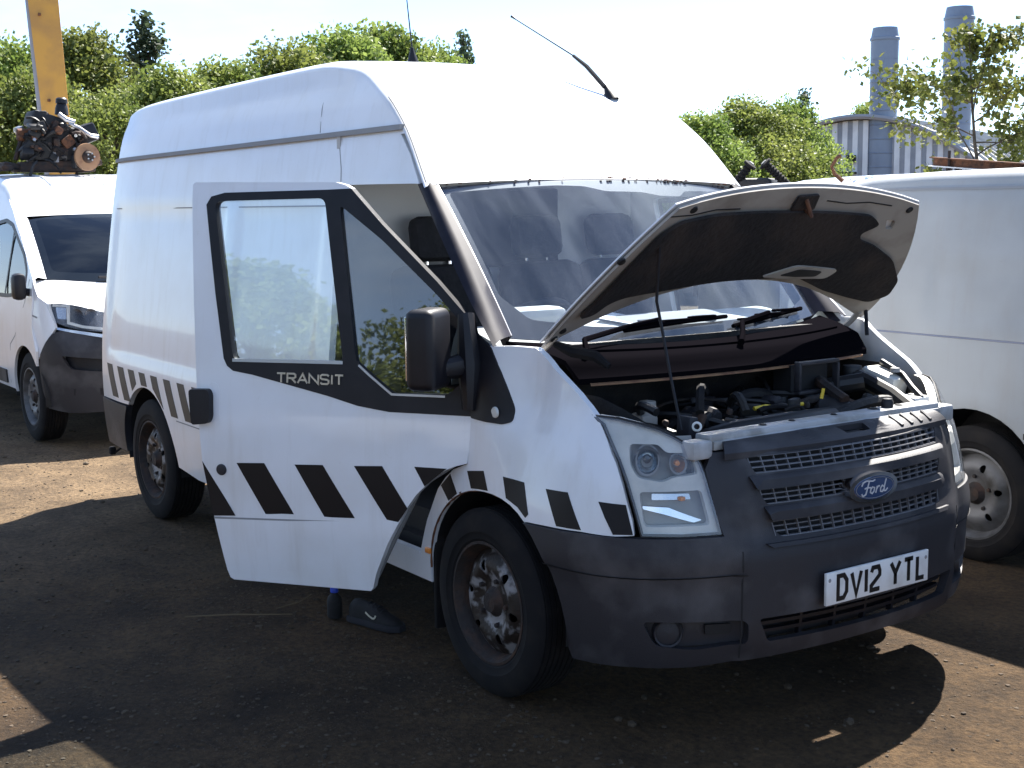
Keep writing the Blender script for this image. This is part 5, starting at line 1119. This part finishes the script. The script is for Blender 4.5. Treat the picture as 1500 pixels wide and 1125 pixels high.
def parked_car(x, y, rz, m, lab):
    o = thing('parked_car', lab, 'car', (x, y, 0), rz=rz)
    L = [-2.05, -2.0, -1.8, -1.3, -.6, 0, .6, 1.0, 1.5, 1.85, 2.02, 2.06]
    top_ = [.62, .80, .92, .96, .97, .97, .96, .95, .86, .78, .66, .5]; hwid = [.62, .72, .79, .83, .85, .85, .85, .84, .80, .74, .64, .55]
    mb = MB(); mb.grid([[(a, w_*q, z) for q, z in ((-.96, .25), (-1, .45), (-.99, t_-.14), (-.90, t_-.03), (-.5, t_), (0, t_+.01), (.5, t_), (.90, t_-.03), (.99, t_-.14), (1, .45), (.96, .25))] for a, t_, w_ in zip(L, top_, hwid)]); mb.build('body', m, o, sharp=50)
    gx2 = [-1.85, -1.5, -1.0, -.3, .3, .95]; gt = [.97, 1.28, 1.43, 1.46, 1.42, .97]
    mb = MB(); mb.grid([[(a, q*(.80-.16*(h-.95)/.5), .95+(h-.95)*k) for q, k in ((-1, 0), (-.93, .6), (-.84, .95), (-.4, 1.02), (.4, 1.02), (.84, .95), (.93, .6), (1, 0))] for a, h in zip(gx2, gt)]); mb.build('cabin', 'black', o, sharp=60)
    mb = MB(); mb.grid([[(a, q*.62, h+.012) for q in (-1, -.5, 0, .5, 1)] for a, h in zip(gx2[2:5], gt[2:5])]); mb.build('roof', m, o)
    for sx in (-1.3, 1.28):
        for sy in (-1, 1):
            w_ = MB().lathe([(.19, -.09*sy), (.30, -.09*sy), (.31, 0), (.30, .09*sy), (.19, .09*sy)], (sx, sy*.76, .31), (0, 1, 0), 24).build('wheel', 'rubber', o); MB().lathe([(0, .07*sy), (.19, .08*sy)], (sx, sy*.76, .31), (0, 1, 0), 20).build('rim', 'steel', w_)
    for sy in (-1, 1): MB().box((1.93, sy*.55, .68), (.12, .26, .12), bev=.03).build('headlight', 'reflector', o)
parked_car(1.6, -10.5, R(70), 'paint', 'white hatchback parked across the yard, mirrored in the door glass')
parked_car(-1.2, -10.8, R(75), 'cargrey', 'dark grey hatchback parked across the yard, mirrored in the door glass')
parked_car(4.6, -10.9, R(80), 'carred', 'dark red hatchback parked across the yard, mirrored in the door glass')

# ================================================================== SMALL THINGS ON THE GROUND
sh = thing('shoe', 'black running shoe with pale curved tick lying under the open driver door', 'shoe', (-.93, -.885, .0), rz=R(18))
def shoe_sec(t):
    # t 0 heel .. 1 toe ; half width, top height
    return interp([0, .12, .35, .6, .85, 1], [.026, .034, .033, .042, .040, .012], t), interp([0, .1, .3, .5, .75, .93, 1], [.085, .105, .098, .092, .062, .045, .03], t)
rows = []
for i in range(17):
    t = i/16; w_, h = shoe_sec(t); x = -.14+.28*t; rows.append([(x, w_*math.cos(a), .022+(h-.022)*max(0, math.sin(a))**.7) for a in [math.pi*k/10 for k in range(11)]])
up_ = MB(); up_.grid(rows); up_.add(rows[0], [tuple(range(11))]); up_.add(rows[-1], [tuple(range(11))]); up_.build('upper', 'shoe', sh, sharp=60)
rows = []
for i in range(17):
    t = i/16; w_, h = shoe_sec(t); x = -.146+.292*t; rows.append([(x, (w_+.006)*s_, z) for s_, z in ((-1, .002), (-1.08, .012), (-1, .028), (1, .028), (1.08, .012), (1, .002), (-1, .002))])
so = MB(); so.grid(rows); so.add(rows[0][:6], [tuple(range(6))]); so.add(rows[-1][:6], [tuple(range(6))]); so.build('sole', 'shoe_sole', sh)
def shoef(a, b, off=0.0):
    t = (a+.14)/.28; w_, h = shoe_sec(t); q = min(1, max(0, (b-.022)/(h-.022))); an = math.asin(min(1, q**(1/.7))); return (a, -(w_*math.cos(an)+off), b)
strokes('tick_mark', [[(-.035, .062), (-.012, .052), (.012, .046), (.022, .047), (.028, .053), (.028, .060)]], .007, shoef, 'swoosh', sh, h=.0015, base=.001)
for k in range(4):
    t = .38+.09*k; w_, h = shoe_sec(t); x = -.14+.28*t; mb = MB(); mb.tube([(x, -w_*.5, .022+(h-.022)*.9), (x, 0, h+.004), (x, w_*.5, .022+(h-.022)*.9)], .003, 5); mb.build('lace', 'shoe_sole', sh)
bt = thing('bottle', 'small dark bottle with bright blue cap standing beside the black shoe', 'bottle', (-1.14, -.975, 0))
MB().lathe([(0, .003), (.030, .003), (.033, .01), (.033, .075), (.028, .095), (.014, .11), (.013, .122)], (0, 0, 0), n=20).build('body', 'shoe', bt)
MB().lathe([(.017, .115), (.018, .145), (.015, .15), (0, .151)], (0, 0, 0), n=16).box((0, .012, .148), (.02, .035, .012), bev=.004).build('cap', 'blue_plastic', bt)
mb = MB(); mb.tube([(-1.51, -1.51, .012), (-1.40, -1.33, .016), (-1.33, -1.22, .012), (-1.26, -1.12, .013)], [.003, .0035, .003, .002], 6); st_ = mb.build('twig', 'straw'); tag(st_, 'dry straw-coloured twig on the shaded dirt below the open door', 'twig')
mb = MB(); mb.tube([(-1.38, -1.14, .012), (-1.40, -1.02, .014), (-1.48, -.92, .012)], [.0025, .003, .002], 6); st_ = mb.build('twig', 'straw'); tag(st_, 'short dry twig near the van sill under the door', 'twig')
# loose stones: the larger ones one by one, the fine gravel as one mass
ico = bmesh.new(); bmesh.ops.create_icosphere(ico, subdivisions=1, radius=1); iv = [v.co.copy() for v in ico.verts]; if_ = [[v.index for v in f.verts] for f in ico.faces]; ico.free()
def stone_verts(r):
    sc_ = Vector((random.uniform(.7, 1.3), random.uniform(.7, 1.3), random.uniform(.4, .75)))*r; rt = Matrix.Rotation(random.uniform(0, 6.28), 3, 'Z')
    return [rt @ Vector((v.x*sc_.x, v.y*sc_.y, v.z*sc_.z))*random.uniform(.82, 1.15) for v in iv]
vs, fs_ = [], []
for k in range(11000):
    if k % 3 == 0: x, y = random.uniform(-1.5, 2.9), random.uniform(-3.0, 1.2)
    elif k % 3 == 1: x, y = random.uniform(-9, -1.5), random.uniform(-3.2, 0)
    else: x, y = random.uniform(-3.0, 2.5), random.uniform(-3.2, -.9)
    r = random.choice([.003, .003, .004, .005, .006, .009]); z = gheight(x, y)+r*.15; n = len(vs)
    vs += [v+Vector((x, y, z)) for v in stone_verts(r)]; fs_ += [[i+n for i in f] for f in if_]
gv = mesh_obj('gravel', vs, fs_, 'stone', None); gv['kind'] = 'stuff'; gv['label'] = 'fine loose gravel scattered over the dirt yard'; gv['category'] = 'gravel'
smesh = []
for k in range(6): o = mesh_obj('stone', stone_verts(1), if_, 'stone'); smesh.append(o.data); bpy.data.objects.remove(o)
for k in range(60):
    if k < 26: x, y = random.uniform(-.2, 2.0), random.uniform(-2.2, .9)
    elif k < 46: x, y = random.uniform(-7, -3.6), random.uniform(-2.4, -.2)
    else: x, y = random.uniform(-3, .5), random.uniform(-3, -1.2)
    r = random.uniform(.012, .024); o = bpy.data.objects.new('stone', smesh[k % 6]); C.objects.link(o); o.scale = (r, r, r); o.rotation_euler = (0, 0, random.uniform(0, 6)); o.location = (x, y, gheight(x, y)+r*.2)
    tag(o, 'small grey-brown stone lying loose on the dirt yard', 'stone', 'loose stones on the dirt')
